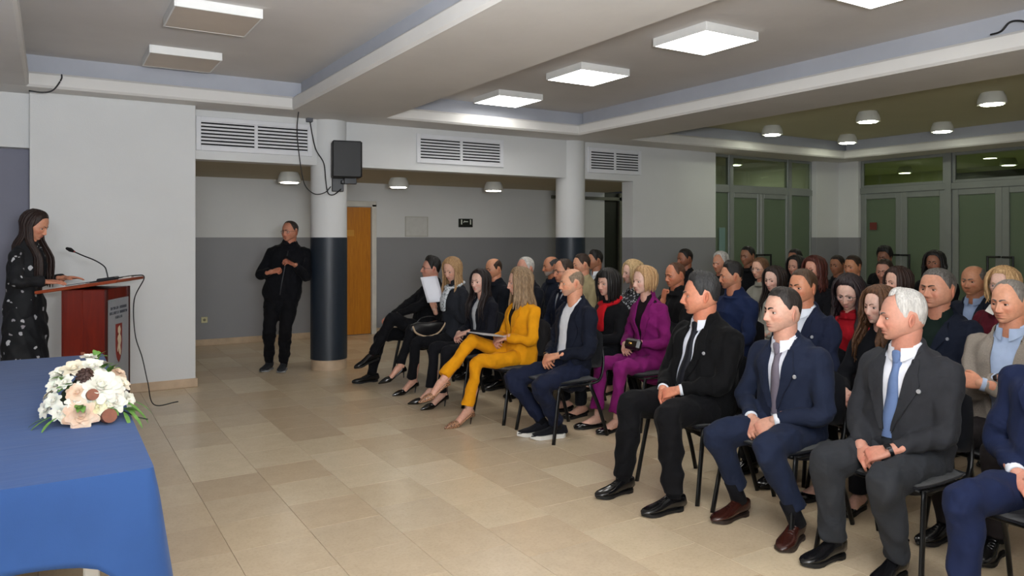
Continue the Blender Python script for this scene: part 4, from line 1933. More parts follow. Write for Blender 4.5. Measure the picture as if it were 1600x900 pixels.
def shoe(parent, kind, side, M):
    key = (kind, side)
    if key not in SHOE_ME:
        up, so = shoe_mesh(kind)
        res = []
        for k, (mb_, nm) in enumerate(((up, 'shoe'), (so, 'sole'))):
            t = MB()
            for v in [np.concatenate(mb_.v)]:
                v = v.copy()
                f = mb_.f
                if side == 'L':
                    v[:, 1] *= -1
                    f = [q[::-1] for q in f]
                t.add(v, f)
            o = t.build(nm, SHOE_MATS[kind][k], None, 'auto')
            res.append(o.data)
            bpy.data.objects.remove(o)
        SHOE_ME[key] = res
    a, b = SHOE_ME[key]
    o = link('shoe', a, parent)
    o.matrix_local = M
    s = link('sole', b, o)
    return o


def person(label, short, at, head, face=180, hip=(-.12, .50), hyaw=-10, hpitch=4, hroll=0, hs=1.0, hi=False, g=1.0, belly=0.0, fem=False,
           o=None, hair=None, top=None, leg=None, arms=None, tyaw=0, standing=False, specs=None, extra=None, group=None, sw=None, seat=True):
    o = dict(o or {})
    top = top or {}
    leg = leg or {}
    if fem:
        o.setdefault('fem', 1)
    root = empty('person', (at[0], at[1], 0), math.radians(face))
    tag(root, label, 'person', group)
    fr = math.radians(face)
    cf, sf = math.cos(fr), math.sin(fr)

    def loc(p):
        dx, dy = p[0]-at[0], p[1]-at[1]
        return np.array([dx*cf+dy*sf, -dx*sf+dy*cf, p[2]])
    seed = int(abs(at[0])*1000+abs(at[1])*777) % 9999
    rs = np.random.RandomState(seed)
    Hd = loc(head)
    H0 = np.array([hip[0], 0, hip[1]])
    if standing:
        H0[1] = (leg.get('hipl', 0))
    Nk = Hd+np.array([-.030, 0, -.150*hs])
    R = FEM_R if fem else MALE_R
    bow = -.02

    def spine(s):
        p = H0+(Nk-H0)*s
        p = p+np.array([1, 0, 0])*bow*math.sin(PI*min(1, max(0, s)))
        return p

    def sdv(s):
        a = math.radians(tyaw)*float(sst(.05, .75, np.array(s)))
        return np.array([-math.sin(a), math.cos(a), 0])

    def torso(k, s0=-.17, s1=1.0, n=20, add=0.0):
        ss = [r[0] for r in R]
        xs = np.linspace(s0, s1, 15)
        ra = np.interp(xs, ss, [r[1] for r in R])*g*k+add
        rb = np.interp(xs, ss, [r[2] for r in R])*g*k+add
        fo = np.interp(xs, ss, [r[3] for r in R])
        bl = belly*np.exp(-((xs-.25)/.22)**2)
        rb = rb+bl*.5
        pts = np.array([spine(x) for x in xs])
        pts[:, 0] += fo+bl*.6
        sd = np.array([sdv(x) for x in xs])
        sd = np.vstack([sd[:1], sd[:1], sd, sd[-1:], sd[-1:]])
        return loft(pts, ra, rb, sd, n, 'round', 2.35)
    # chord frame of the trunk
    P0 = spine(0)
    U = unit(spine(.95)-P0)
    Lx = unit(sdv(.7)-(sdv(.7)@U)*U)
    Fx = np.cross(Lx, U)
    hN = np.linalg.norm(spine(.95)-P0)
    sw_ = sw or ((.148 if fem else .172)*g**.6)
    gs = g**.5*(.86 if fem else 1.0)
    # arms
    W, E, S, HF, HK = {}, {}, {}, {}, {}
    arms = arms or {}
    kind_arms = arms.get('pose', 'lap')
    if kind_arms == 'lap':
        c = np.array(arms.get('c', (.20, .0, .605)), float)
        c[0] += belly*.8
        d = {'R': (c+(-.055, -.072, .012), (-.6, -.75, -.25), (.55, .72, -.32), (.45, -.25, .85), 'clasp'),
             'L': (c+(-.045, .080, .034), (-.6, .75, -.25), (.50, -.78, -.32), (.45, .25, .85), 'clasp')}
    elif kind_arms == 'thigh':
        d = {'R': (np.array((.10, -.13, .605)), (-.5, -.8, -.2), (.95, .2, -.18), (.1, -.1, 1), 'relax'),
             'L': (np.array((.10, .13, .605)), (-.5, .8, -.2), (.95, -.2, -.18), (.1, .1, 1), 'relax')}
    else:
        d = {}
    for k in 'RL':
        if k in arms:
            d[k] = arms[k]
    la, lf = .285*(.93 if fem else 1), .25*(.93 if fem else 1)
    for k, sg in (('R', -1), ('L', 1)):
        w_, pole, fing, dors, hk = d[k]
        W[k] = np.array(w_, float)
        S[k] = spine(.815)+sdv(.85)*sg*sw_+np.array([-.012, 0, 0])
        E[k] = ik(S[k], W[k], la, lf, pole)
        HF[k] = frame(fing, dors)
        HK[k] = hk
    # legs
    K, A, TA, LIFT, PIT = {}, {}, {}, {}, {}
    hipw = .088*g**.5
    for k, sg in (('R', -1), ('L', 1)):
        an = leg.get(k) or (.30, sg*.12)
        A[k] = np.array([an[0], an[1], (an[2] if len(an) > 2 else 0)+.095])
        TA[k] = leg.get('toe'+k, -8 if sg < 0 else 8)
        PIT[k] = leg.get('pitch'+k, 0)
        hj = H0+np.array([.02, sg*hipw, -.005])
        pole = leg.get('pole'+k, (1, sg*.12, .35) if not standing else (1, 0, 0))
        K[k] = ik(hj, A[k], .435*leg.get('ks', 1), .415*leg.get('ks', 1), pole)
        S['h'+k] = hj
    vox = .0095 if hi else .0145
    # ---------------- trousers (or the lower part of a dress)
    lc = leg.get('color', '#16171c')
    gl = g**.6*(.9 if fem else 1)*leg.get('slim', 1)
    parts = []
    if leg.get('skirt'):
        xs = np.linspace(.12, -1, 9)
        z1 = leg['skirt']
        pts = [spine(.2), spine(.0)]
        zz = np.linspace(H0[2]-.12, z1, 6)
        pts += [np.array([H0[0]+.01, H0[1], z]) for z in zz]
        ra = [.145*g, .178*g, .186*g, .188*g, .19*g, .195*g, .205*g, .215*g]
        rb = [.112*g, .13*g, .14*g, .145*g, .15*g, .16*g, .17*g, .18*g]
        parts.append(loft(pts, ra, rb, (0, 1, 0), 24, 'flat', 2.1))
    else:
        v, f = torso(.97, -.14, .16)
        parts.append((v, f))
        hem = leg.get('hem', .055)
        for k in 'RL':
            hj = S['h'+k]
            kn = K[k]
            an = A[k]+np.array([0, 0, leg.get('short', 0.0)])
            th = kn-hj
            shn = an-kn
            nrm = unit(th)*-.0
            pts = np.array([hj-unit(th)*.07, hj, hj+th*.35, hj+th*.75, kn+unit(th)*.008, kn+shn*.28, kn+shn*.62, an])
            ra = np.array([.085, .098, .093, .078, .069, .066, .060, hem])*gl
            ra[-1] = hem
            q = spline(np.hstack([pts, ra[:, None]]), 3)
            parts.append(loft(q[:, :3], q[:, 3], q[:, 3]*1.0, (0, 1, 0), 16, 'flat'))
    me = remesh(parts, vox*1.1, 6)
    cloth_folds(me, .02 if hi else .012, seed)
    me.materials.append(leg.get('mat') or fabric(lc, key='t'))
    me.shade_smooth()
    link('skirt' if leg.get('skirt') else 'trousers', me, root)
    # ---------------- feet
    for k in 'RL':
        if leg.get('nofeet'):
            break
        kind = leg.get('shoe', 'oxford')
        pos = A[k]-np.array([0, 0, .095])
        M = Matrix.Translation(pos) @ Matrix.Rotation(math.radians(TA[k]), 4, 'Z') @ Matrix.Rotation(math.radians(PIT[k]), 4, 'Y')
        shoe(root, kind, k, M)
        S['m'+k] = np.array(M)
        if kind in ('oxford', 'oxblood', 'sneaker', 'trainer', 'boot') and hi:
            m = MB()
            dq = unit(K[k]-A[k])
            v, f = loft([A[k]-dq*.02, A[k]+dq*.05, A[k]+dq*.12], [.044, .042, .046], [.044, .042, .046], (0, 1, 0), 12, 'flat')
            m.add(v, f)
            m.build('sock', fabric('#0e0e12', key='sock'), root, True)
    # ---------------- upper garment
    kind = top.get('kind', 'suit')
    tc = top.get('color', '#1a1c24')
    tm = top.get('mat') or fabric(tc, key='j')
    pf = top.get('puff', 1.0)
    tj = torso(1.0*pf, -.15 if not standing else top.get('hem', -.22), 1.0, add=.006)
    parts = [tj]
    SL = {}
    for k, sg in (('R', -1), ('L', 1)):
        e2 = W[k]-unit(W[k]-E[k])*top.get('sleeve', .018)
        base = spine(.80)+sdv(.8)*sg*sw_*.5
        mid1 = S[k]+(E[k]-S[k])*.5
        mid2 = E[k]+(e2-E[k])*.5
        pts = np.array([base, S[k], mid1, E[k]+unit(E[k]-.5*(S[k]+W[k]))*.006, mid2, e2])
        ra = np.array([.062, .068, .060, .053, .047, .0405])*gs*pf
        if fem:
            ra[-1] = .040
        q = spline(np.hstack([pts, ra[:, None]]), 4)
        SL[k] = loft(q[:, :3], q[:, 3], q[:, 3], (.3, .2, .9), 14, 'flat')
        parts.append(SL[k])
    me = remesh(parts, vox, 6)
    cloth_folds(me, (.019 if hi else .013)*top.get('fold', 1), seed+1)
    ht = .975*hN
    hb = top.get('vb', .40)*hN
    wt = top.get('vw', .066)*(.9 if fem else 1)
    wb = top.get('wb', .004)
    cut = kind in ('suit', 'open')
    if cut:
        bm = bmesh.new()
        bm.from_mesh(me)
        for sg in (-1, 1):
            d = unit(Lx*sg*(wt-wb)+U*(ht-hb))
            nrm = unit(np.cross(d, Fx))
            bmesh.ops.bisect_plane(bm, geom=bm.verts[:]+bm.edges[:]+bm.faces[:], plane_co=Vector(P0+Lx*sg*wb+U*hb), plane_no=Vector(nrm), dist=1e-5)
        dead = []
        fmax = .15*g+belly
        P0v, Uv, Lv, Fv = Vector(P0), Vector(U), Vector(Lx), Vector(Fx)
        lo = hb if wb < .02 else -.2*hN
        for fc in bm.faces:
            c_ = fc.calc_center_median()-P0v
            h, l_, w_ = c_.dot(Uv), c_.dot(Lv), c_.dot(Fv)
            if w_ > .0 and lo < h < ht+.1 and w_ < fmax+.03 and abs(l_) < wb+(wt-wb)*max(0, (h-hb))/(ht-hb)+1e-4:
                dead.append(fc)
        bmesh.ops.delete(bm, geom=dead, context='FACES')
        bm.to_mesh(me)
        bm.free()
    me.materials.append(tm)
    me.shade_smooth()
    nm = {'suit': 'jacket', 'open': 'jacket', 'closed': 'jacket', 'sweater': 'sweater', 'dress': 'dress'}[kind]
    jk = link(nm, me, root)
    bj = BVHTree.FromPolygons([tuple(x) for x in tj[0]], [tuple(x) for x in tj[1]])

    def proj(l_, h, bvh, off):
        og = P0+Lx*l_+U*h+Fx*.6
        hit = bvh.ray_cast(Vector(og), Vector(-Fx))
        if hit[0] is None:
            return P0+Lx*l_+U*h+Fx*.09
        nn = hit[1]
        if nn.dot(Vector(Fx)) < 0:
            nn = -nn
        return np.array(hit[0])+np.array(nn)*off
    jv, jf = mesh_arrays(me)
    bfin = BVHTree.FromPolygons(jv.tolist(), jf) if cut else bj

    def proj2(l_, h, off):
        p_ = proj(l_, h, bj, 0)
        hit = bfin.ray_cast(Vector(p_+Fx*.04), Vector(-Fx), .09)
        if hit[0] is None:
            return p_+Fx*off
        nn = hit[1]
        if nn.dot(Vector(Fx)) < 0:
            nn = -nn
        return np.array(hit[0])+np.array(nn)*off
    neckc = spine(.985)+np.array([.004, 0, 0])
    axis = unit(np.array(Hd)-spine(.93)+np.array([-.03, 0, 0]))
    nr = (.050 if fem else .064)*(1+.06*o.get('chub', 0))*hs**.5*top.get('neck', 1)
    if cut:
        ts = torso(.935, -.1, 1.0)
        m = MB()
        m.add(*ts)
        smt = top.get('shirtmat') or fabric(top.get('shirt', '#dfe3ee'), .8, .02, .25, 's')
        sh_o = m.build('shirt' if not fem else 'blouse', smt, root, True)
        bs = BVHTree.FromPolygons([tuple(x) for x in ts[0]], [tuple(x) for x in ts[1]])
        if top.get('lapel', True):
            for sg in (-1, 1):
                cols = []
                n = 16
                tv = np.linspace(0, 1, n)
                prof = np.interp(tv, [0, .20, .26, .30, .5, 1], np.array([.022, .050, .058, .072, .060, .008])*top.get('lw', 1))
                for t_, w_ in zip(tv, prof):
                    h = ht+(hb-ht)*t_
                    l_ = wt+(wb-wt)*t_
                    cols.append([proj2(sg*(l_+.003), h, -.002)-Lx*sg*.007, proj2(sg*(l_+.003), h, .008)-Lx*sg*.006, proj2(sg*(l_+w_*.5), h, .010), proj2(sg*(l_+w_), h, .0125), proj2(sg*(l_+w_+.001), h, -.001)])
                v = np.array(cols).reshape(-1, 3)
                f = grid_faces(n, 5)
                if sg > 0:
                    f = [q[::-1] for q in f]
                m = MB()
                m.add(v, f)
                m.build('lapel', tm, jk, 'auto')
            m = MB()
            P = [proj(wt+.004, ht-.02, bj, .006), neckc+Lx*(nr+.024)+U*.008-Fx*.0, neckc+Lx*(nr+.010)*.75-Fx*(nr+.006)*.72+U*.03, neckc-Fx*(nr+.018)+U*.036]
            Q = [proj(-wt-.004, ht-.02, bj, .006), neckc-Lx*(nr+.024)+U*.008, neckc-Lx*(nr+.010)*.75-Fx*(nr+.006)*.72+U*.03]
            pts = spline(np.array(P+Q[::-1]), 5)
            v, f = loft(pts, [.008]*len(pts), [.024]*len(pts), np.cross(np.gradient(pts, axis=0), np.repeat(U[None], len(pts), 0))[0], 8, None)
            # a standing strip round the back of the neck
            rows = []
            gp_ = np.gradient(pts, axis=0)
            for p_, gq in zip(pts, gp_):
                out_ = unit(np.cross(gq, U))
                if out_ @ (p_-neckc) < 0:
                    out_ = -out_
                rows.append([p_-U*.030+out_*.012, p_+U*.014+out_*.004, p_+U*.016-out_*.003, p_-U*.02-out_*.004])
            m = MB()
            m.add(np.array(rows).reshape(-1, 3), grid_faces(len(rows), 4))
            m.build('collar', tm, jk, True)
        sc = top.get('scollar', not fem)
        if sc:
            an = np.radians(np.linspace(14, 346, 30))
            rows = []
            for a_ in an:
                fr_ = (1+math.cos(a_))/2
                dv = Fx*math.cos(a_)+Lx*math.sin(a_)
                pt = fr_**6
                r_ = nr+.003
                rows.append([neckc+dv*(r_+.004)-U*.022, neckc+dv*r_*.985+axis*(.040-.020*fr_), neckc+dv*(r_+.004)+axis*(.040-.020*fr_), neckc+dv*(r_+.010+.005*pt)+U*(.004-.022*fr_**2-.030*pt)])
            m = MB()
            m.add(np.array(rows).reshape(-1, 3), grid_faces(len(rows), 4))
            m.build('shirt_collar', smt, sh_o, 'auto')
        if top.get('tie'):
            n = 20
            cols = []
            h0 = ht-.006
            h1 = hb-.035
            for i in range(n):
                t_ = i/(n-1)
                h = h0+(h1-h0)*t_
                w_ = np.interp(t_, [0, .04, .09, .11, .3, 1], [.014, .020, .016, .015, .024, .042])
                lift = np.interp(t_, [0, .05, .1, .13, 1], [.02, .022, .016, .009, .009])
                cols.append([proj(-w_, h, bs, .001), proj(-w_*.92, h, bs, lift), proj(0, h, bs, lift+.004), proj(w_*.92, h, bs, lift), proj(w_, h, bs, .001)])
            m = MB()
            m.add(np.array(cols).reshape(-1, 3), [q[::-1] for q in grid_faces(n, 5)])
            kp = neckc+Fx*(nr+.013)-U*.012
            v, f = loft([kp+U*.014, kp-U*.004, kp-U*.026+Fx*.004, kp-U*.034+Fx*.006], [.020, .021, .015, .012], [.010, .012, .011, .008], Lx, 12, 'round', 2.6)
            m.add(v, f)
            m.build('tie', top.get('tiemat') or fabric(top['tie'], .55, .05, .1, 'tie'), root, True)
        if top.get('pin'):
            p_ = proj(.125, hb+(ht-hb)*.60, bj, .014)
            m = MB()
            v, f = loft([p_-Fx*.003, p_+Fx*.003], [.011, .010], [.011, .010], Lx, 14, 'flat')
            m.add(v, f)
            m.build('lapel_pin', plain('pin_silver', '#c9ccd2', .3, .5), root)
    else:
        col_o = top.get('collar', 'stand')
        m = MB()
        if col_o:
            an = np.linspace(0, 2*PI, 29)[:-1]
            rows = []
            hh = .038 if col_o == 'stand' else .012
            for a_ in an:
                fr_ = (1+math.cos(a_))/2
                dv = Fx*math.cos(a_)+Lx*math.sin(a_)
                r_ = nr+(.012 if col_o == 'stand' else .016)
                rows.append([neckc+dv*(r_+.018)-U*.03, neckc+dv*(r_+.010)+axis*(hh-.03*fr_), neckc+dv*r_+axis*(hh-.03*fr_+.004), neckc+dv*(r_-.004)-U*.03])
            v = np.array(rows).reshape(-1, 3)
            f = grid_faces(len(rows), 4)
            nn = len(rows)*4
            f += [(nn-4+j, nn-3+j, j+1, j) for j in range(3)]
            m.add(v, f)
            m.build('collar', top.get('collarmat') or tm, jk, True)
        if top.get('zip'):
            cols = []
            for i in range(14):
                h = ht-.03+(.05*hN-ht)*i/13
                cols.append([proj(-.006, h, bj, .004), proj(0, h, bj, .008), proj(.006, h, bj, .004)])
            m = MB()
            m.add(np.array(cols).reshape(-1, 3), [q[::-1] for q in grid_faces(14, 3)])
            m.build('zip', plain('zip_dark', '#26272b', .4, .3), jk, True)
        if top.get('wcollar'):
            for sg in (-1, 1):
                v = [neckc+Fx*(nr+.03)+Lx*sg*.012-U*.01, neckc+Fx*(nr+.012)+Lx*sg*.075+U*.012, neckc+Fx*(nr+.05)+Lx*sg*.09-U*.035, neckc+Fx*(nr+.065)+Lx*sg*.03-U*.06]
                m = MB()
                m.add(np.array(v+[x-Fx*.012 for x in v]), [(0, 1, 2, 3), (7, 6, 5, 4), (0, 4, 5, 1), (1, 5, 6, 2), (2, 6, 7, 3), (3, 7, 4, 0)])
                m.build('shirt_collar', fabric(top['wcollar'], key='wc'), root)
    if top.get('cuff', cut and not fem):
        for k in 'RL':
            dq = unit(W[k]-E[k])
            m = MB()
            v, f = loft([W[k]-dq*.045, W[k]-dq*.02, W[k]-dq*.001, W[k]-dq*.001, W[k]-dq*.03], np.array([.033, .0345, .0345, .031, .030]), np.array([.033, .0345, .0345, .031, .030]), (.3, .2, .9), 16, None)
            m.add(v, f)
            m.build('cuff', fabric(top.get('cuffc', '#e3e6ee'), .8, .02, .1, 'cuff'), root, True)
    if top.get('scarf'):
        an = np.linspace(0, 2*PI, 33)
        pts = np.array([neckc+(Fx*math.cos(a_)*1.1+Lx*math.sin(a_))*(nr+.022)-U*(.012+.035*math.cos(a_)) for a_ in an])
        rr = .026+.006*np.sin(an*5)
        m = MB()
        v, f = loft(pts, rr*.8, rr*1.3, U, 10, None)
        m.add(v, f)
        if top.get('scarf_end', True):
            pts = np.array([proj(.02, ht-.03-.05*i, bj, .025) for i in range(5)])
            v, f = loft(pts, [.05, .06, .065, .06, .05], [.02, .018, .016, .014, .012], Lx, 12, 'round')
            m.add(v, f)
        m.build('scarf', top['scarf'], root, True)
    # ---------------- body: one skin surface from head to hands and feet
    Mh = Matrix.Translation(Hd) @ Matrix.Rotation(math.radians(hyaw), 4, 'Z') @ Matrix.Rotation(math.radians(hpitch), 4, 'Y') @ Matrix.Rotation(math.radians(hroll), 4, 'X') @ Matrix.Scale(hs, 4)
    Mn = np.array(Mh)
    base = np.array(lin(o.get('skin', '#c98f72')))
    m = MB()
    cols = []

    def addc(v, f, c, mi=0):
        m.add(v, f, mi)
        c = np.asarray(c)
        cols.append(np.broadcast_to(c, (len(v), 3)))
    for v, f, c, mi in head_parts(o, hi):
        addc(v @ Mn[:3, :3].T+Mn[:3, 3], f, c, mi)
    hb_ = Mn[:3, :3] @ np.array([-.022, 0, -.055])+Mn[:3, 3]
    n0 = spine(.9)
    n1 = spine(1.0)+np.array([.004, 0, 0])
    pts = np.array([n0, n0*.4+n1*.6, n1, n1*.5+hb_*.5, hb_])
    kk = nr/.059
    v, f = loft(pts, np.array([.060, .060, .058, .055, .056])*kk, np.array([.052, .056, .058, .058, .060])*kk, (0, 1, 0), 20, 'round')
    addc(v, f, base*np.array([.95, .86, .84]))
    v, f = torso(.80, -.1, .70, 14)
    addc(v, f, base)
    for k in 'RL':
        v, f = loft([S[k], E[k], W[k]], np.array([.05, .04, .027])*gs, np.array([.05, .04, .027])*gs, (.3, .2, .9), 10, 'round')
        addc(v, f, base)
        hv, hf = hand_mesh(HK[k])
        hv = hv*(.90 if fem else 1.0)*o.get('hand', 1.0)
        if k == 'L':
            hv = hv*np.array([1, -1, 1])
            hf = [q[::-1] for q in hf]
        nail = np.clip((hv[:, 0]-.05)/.1, 0, 1)[:, None]
        knuck = np.exp(-((hv[:, 0]-.092)/.012)**2)[:, None]*(hv[:, 2:3] > 0)
        hc = base*np.array([1.0, .9, .86])*(1-.12*nail*np.array([.2, 1, 1]))*(1-.15*knuck*np.array([.2, 1, 1]))
        addc(hv @ HF[k].T+W[k], hf, hc)
        v, f = loft([S['h'+k], K[k], A[k]], np.array([.07, .05, .027])*gl, np.array([.07, .05, .027])*gl, (0, 1, 0), 10, 'round')
        addc(v, f, base)
        sk = leg.get('shoe', 'oxford')
        if sk in ('pump', 'leopard', 'flat') and not leg.get('nofeet'):
            v, f = foot_skin(sk != 'flat')
            M = S['m'+k]
            addc(v @ M[:3, :3].T+M[:3, 3], f, base*np.array([1, .93, .9]))
            if sk != 'flat':
                an_ = M[:3, :3] @ np.array([-.02, 0, .12])+M[:3, 3]
                v, f = loft([K[k]*.45+an_*.55, K[k]*.15+an_*.85, an_], [.045, .034, .031], [.045, .036, .034], (0, 1, 0), 12, 'round')
                addc(v, f, base*np.array([1, .93, .9]))
    bd_ = m.build('body', [skin_mat(), eye_mat()], root, True)
    ca = bd_.data.color_attributes.new('tint', 'FLOAT_COLOR', 'POINT')
    cc = np.ones((len(bd_.data.vertices), 4))
    cc[:, :3] = np.concatenate(cols)
    ca.data.foreach_set('color', cc.ravel())
    # ---------------- hair, brows, spectacles
    if hair:
        m = MB()
        hk_ = hair['kind']
        if hk_ in ('long_hair', 'bob', 'wavy', 'curly'):
            kw = dict(hair.get('kw', {}))
            kw['dn'] = np.array(Mh.to_3x3().inverted() @ Vector((0, 0, -1)))*hs
            long_hair(o, m, seed, hair.get('z', -.3), **kw)
        else:
            v, f = hair_cap(o, hk_, hair.get('T', .016), hair.get('Ts', .008), seed, hair.get('n', .0016), hair.get('up', 0))
            m.add(v, f)
        hm = hair_mat(hair['c'][0], hair['c'][1])
        ho = m.build('hair', hm, root, True)
        ho.matrix_local = Mh
        dn_ = np.ones(len(ho.data.vertices))
        k0 = o.get('_dens')
        if k0 is not None:
            dn_[:len(k0)] = k0
        ho.data.attributes.new('dens', 'FLOAT', 'POINT').data.foreach_set('value', dn_)
    m = MB()
    brows(o, m)
    bc = o.get('browc') or (hair['c'] if hair else ('#3a2c22', '#4a3a2e'))
    eb = m.build('eyebrows', hair_mat(bc[0], bc[1]), root, True)
    eb.matrix_local = Mh
    eb.data.attributes.new('dens', 'FLOAT', 'POINT').data.foreach_set('value', np.ones(len(eb.data.vertices)))
    if specs:
        glasses(root, Mh, o, specs)
    if o.get('beardmesh'):
        pass
    if arms.get('watch'):
        k = arms['watch']
        dq = unit(W[k]-E[k])
        m = MB()
        c_ = W[k]+dq*.004
        v, f = loft([c_-dq*.009, c_+dq*.009], [.031, .031], [.031, .031], (.3, .2, .9), 18, None)
        m.add(v, f)
        zc = HF[k][:, 2]
        m.box(c_+zc*.031, (.03, .03, .009), np.stack([dq, np.cross(zc, dq), zc], 1), 0, .004)
        m.build('watch', plain('watch_dark', '#15161a', .3, .4), root, 'auto')
    if seat:
        chair(at[0], at[1], fr, 'black padded chair under '+short)
    if extra:
        extra(root, dict(P0=P0, U=U, Lx=Lx, Fx=Fx, W=W, E=E, K=K, A=A, S=S, H0=H0, ht=ht, hb=hb, proj=proj, bj=bj, Hd=Hd, Mh=Mh, spine=spine, HF=HF))
    return root


def to_world(root, p):
    a = root.rotation_euler[2]
    return Vector((root.location.x+p[0]*math.cos(a)-p[1]*math.sin(a), root.location.y+p[0]*math.sin(a)+p[1]*math.cos(a), p[2]))

# ------------------------------------------------------------------ the people in the hall
DK = ('#0b0908', '#1c1715')
BR = ('#1d130d', '#3d2a1d')
DB = ('#130c0a', '#2c1c15')
GR = ('#3a3837', '#7a7672')
WH = ('#8b8781', '#cfccc6')
SPP = ('#131313', '#4a4948')
BL = ('#86653a', '#cdaa70')
DBL = ('#5c4733', '#a58a6a')
AU = ('#2c100b', '#5a2519')
FAIR, RUDDY, TAN, PALE = '#cba08c', '#c18d79', '#b5866c', '#d3ad9c'


def HS(kind, c, T=.014, Ts=.006, n=.0014, up=0):
    return dict(kind=kind, c=c, T=T, Ts=Ts, n=n, up=up)


def HLONG(c, z=-.34, **kw):
    return dict(kind='long_hair', c=c, z=z, kw=kw)


def world_arm(at, face, p, pole, fing, dors, kind):
    a = math.radians(face)
    ca, sa = math.cos(a), math.sin(a)

    def r(v):
        return (v[0]*ca+v[1]*sa, -v[0]*sa+v[1]*ca, v[2])
    return (np.array(r((p[0]-at[0], p[1]-at[1], p[2]))), r(pole), r(fing), r(dors), kind)


LAP_IN = dict(pose='lap')

# ---- front row, from the viewer's side back towards the aisle
person('man in bright blue suit cut off by the right edge of the picture', 'the man in the bright blue suit', (3.42, 1.44), (3.52, 1.43, 1.18), hi=True, hyaw=-10, g=1.03, belly=.02,
       o=dict(skin=RUDDY), hair=HS('short', GR), top=dict(kind='suit', color='#18213d', shirt='#dfe3ea', tie='#2b2f45'), leg=dict(color='#18213e', R=(.30, -.17), L=(.3, .13)),
       arms=dict(pose='lap', c=(.1, -.01, .575)))
person('white haired man in charcoal grey suit and light blue tie, front row', 'the white haired man in the charcoal suit', (3.46, 2.10), (3.517, 2.10, 1.164), hi=True, hyaw=-40, hpitch=2, hs=1.03, g=1.14, belly=.035,
       o=dict(skin=RUDDY, chub=.5, nose=1.15, wide=1.03, browc=GR, squint=.25), hair=HS('receding', ('#9a9691', '#d3d0cb'), .020, .008, .0018, .004),
       top=dict(kind='suit', color='#2c2d31', shirt='#e2e4ec', tie='#5f749c', vb=.30, vw=.070, wb=.022, pin=True, cuff=False),
       leg=dict(color='#2e3034', ks=.955, R=(.24, -.17), L=(.17, .11), shoe='boot', toeR=-4, toeL=6, hem=.062), arms=dict(pose='lap', c=(.19, 0, .535), watch='L'))
person('man with short dark hair in navy suit and mauve grey tie, front row', 'the man in the navy suit with the mauve tie', (3.42, 2.74), (3.44, 2.74, 1.137), hi=True, hyaw=-12, hpitch=-2, hs=1.04, g=1.08, belly=.01,
       o=dict(skin=FAIR, nose=1.15, stubble=.22, beard='#6d5f5a', browc=DK, browk=1.25), hair=HS('short', ('#15110f', '#332c28'), .018, .003, .0012, .003),
       top=dict(kind='suit', color='#1d2437', shirt='#e0e3ee', tie='#6b6470', vb=.30, wb=.02, vw=.062, pin=True, cuffc='#e6e8ee'),
       leg=dict(color='#1d253a', R=(.16, -.15), L=(.17, .24), shoe='oxblood', toeR=2, toeL=18, short=.07),
       arms=dict(pose='x', R=((.13, -.085, .555), (-.5, -.8, -.1), (.62, .62, -.50), (.6, -.3, .75), 'clasp'), L=((.14, .075, .575), (-.5, .8, -.2), (.55, -.66, -.55), (.65, .25, .7), 'clasp')))
person('heavy man in black suit, white shirt and black tie looking aside, front row', 'the heavy man in the black suit', (3.42, 3.38), (3.475, 3.38, 1.188), hi=True, hyaw=-36, hpitch=2, hs=1.10, g=1.24, belly=.055, hip=(-.09, .515),
       o=dict(skin='#cb8a6e', chub=1.0, nose=1.2, wide=1.07, browc=SPP, squint=.2), hair=HS('short', ('#151515', '#3d3c3c'), .022, .011, .0018, .006),
       top=dict(kind='suit', color='#09090b', shirt='#dfe3ee', tie='#14151c', vb=.26, wb=.035, vw=.066, pin=True),
       leg=dict(color='#0c0c0f', R=(.46, -.14), L=(.42, .25), shoe='oxford', toeR=2, toeL=-6, ks=1.06), arms=dict(pose='lap', c=(.21, 0, .60)))
person('balding lean man in dark navy blazer and white t-shirt, front row before the aisle', 'the lean man in blazer and white t-shirt', (3.44, 4.86), (3.551, 4.85, 1.187), hi=True, hyaw=-20, hpitch=4, hs=.95, g=.94,
       o=dict(skin='#cf9a7c', stubble=.35, beard='#8d7f76', nose=1.1), hair=HS('bald', ('#5d4c3c', '#8b7a66'), .004, .004, .0008),
       top=dict(kind='open', color='#131724', shirt='#dcdde2', vb=.0, wb=.06, vw=.075, scollar=False, cuff=False),
       leg=dict(color='#181e33', R=(.14, -.05), L=(.10, .10), shoe='sneaker', poleR=(1, -.6, .3), poleL=(1, .3, .35), toeR=-8, toeL=-14, short=.02), arms=dict(pose='lap', c=(.13, 0, .595), watch='R'))
person('blonde woman in mustard yellow trouser suit with crossed legs', 'the woman in the yellow suit', (3.42, 5.55), (3.496, 5.55, 1.158), hi=True, fem=True, hyaw=-20, hpitch=6, hs=1.0, g=1.06, hip=(-.07, .51),
       o=dict(skin=FAIR, lip='#b5605a', browc=BR), hair=HLONG(DBL, -.24, T=.022, n=40, rad=.017, back=-.03, fwd=.03, flare=.03, cap='fringe', th0=.3) if False else HLONG(DBL, -.24, T=.022, n=40, rad=.017, back=-.03, fwd=.02, flare=.03, phi0=64),
       top=dict(kind='suit', color='#d28d10', shirt='#1c1512', vb=.36, vw=.068, wb=.01, scollar=False),
       leg=dict(color='#d58f0f', L=(.49, .08), R=(.66, -.01, .25), shoe='leopard', pitchR=12, toeR=-2, poleR=(.8, .1, 1), poleL=(1, .1, .5), slim=.84, ks=1.05, short=.06, hem=.056),
       arms=dict(pose='lap', c=(.17, 0, .66)))
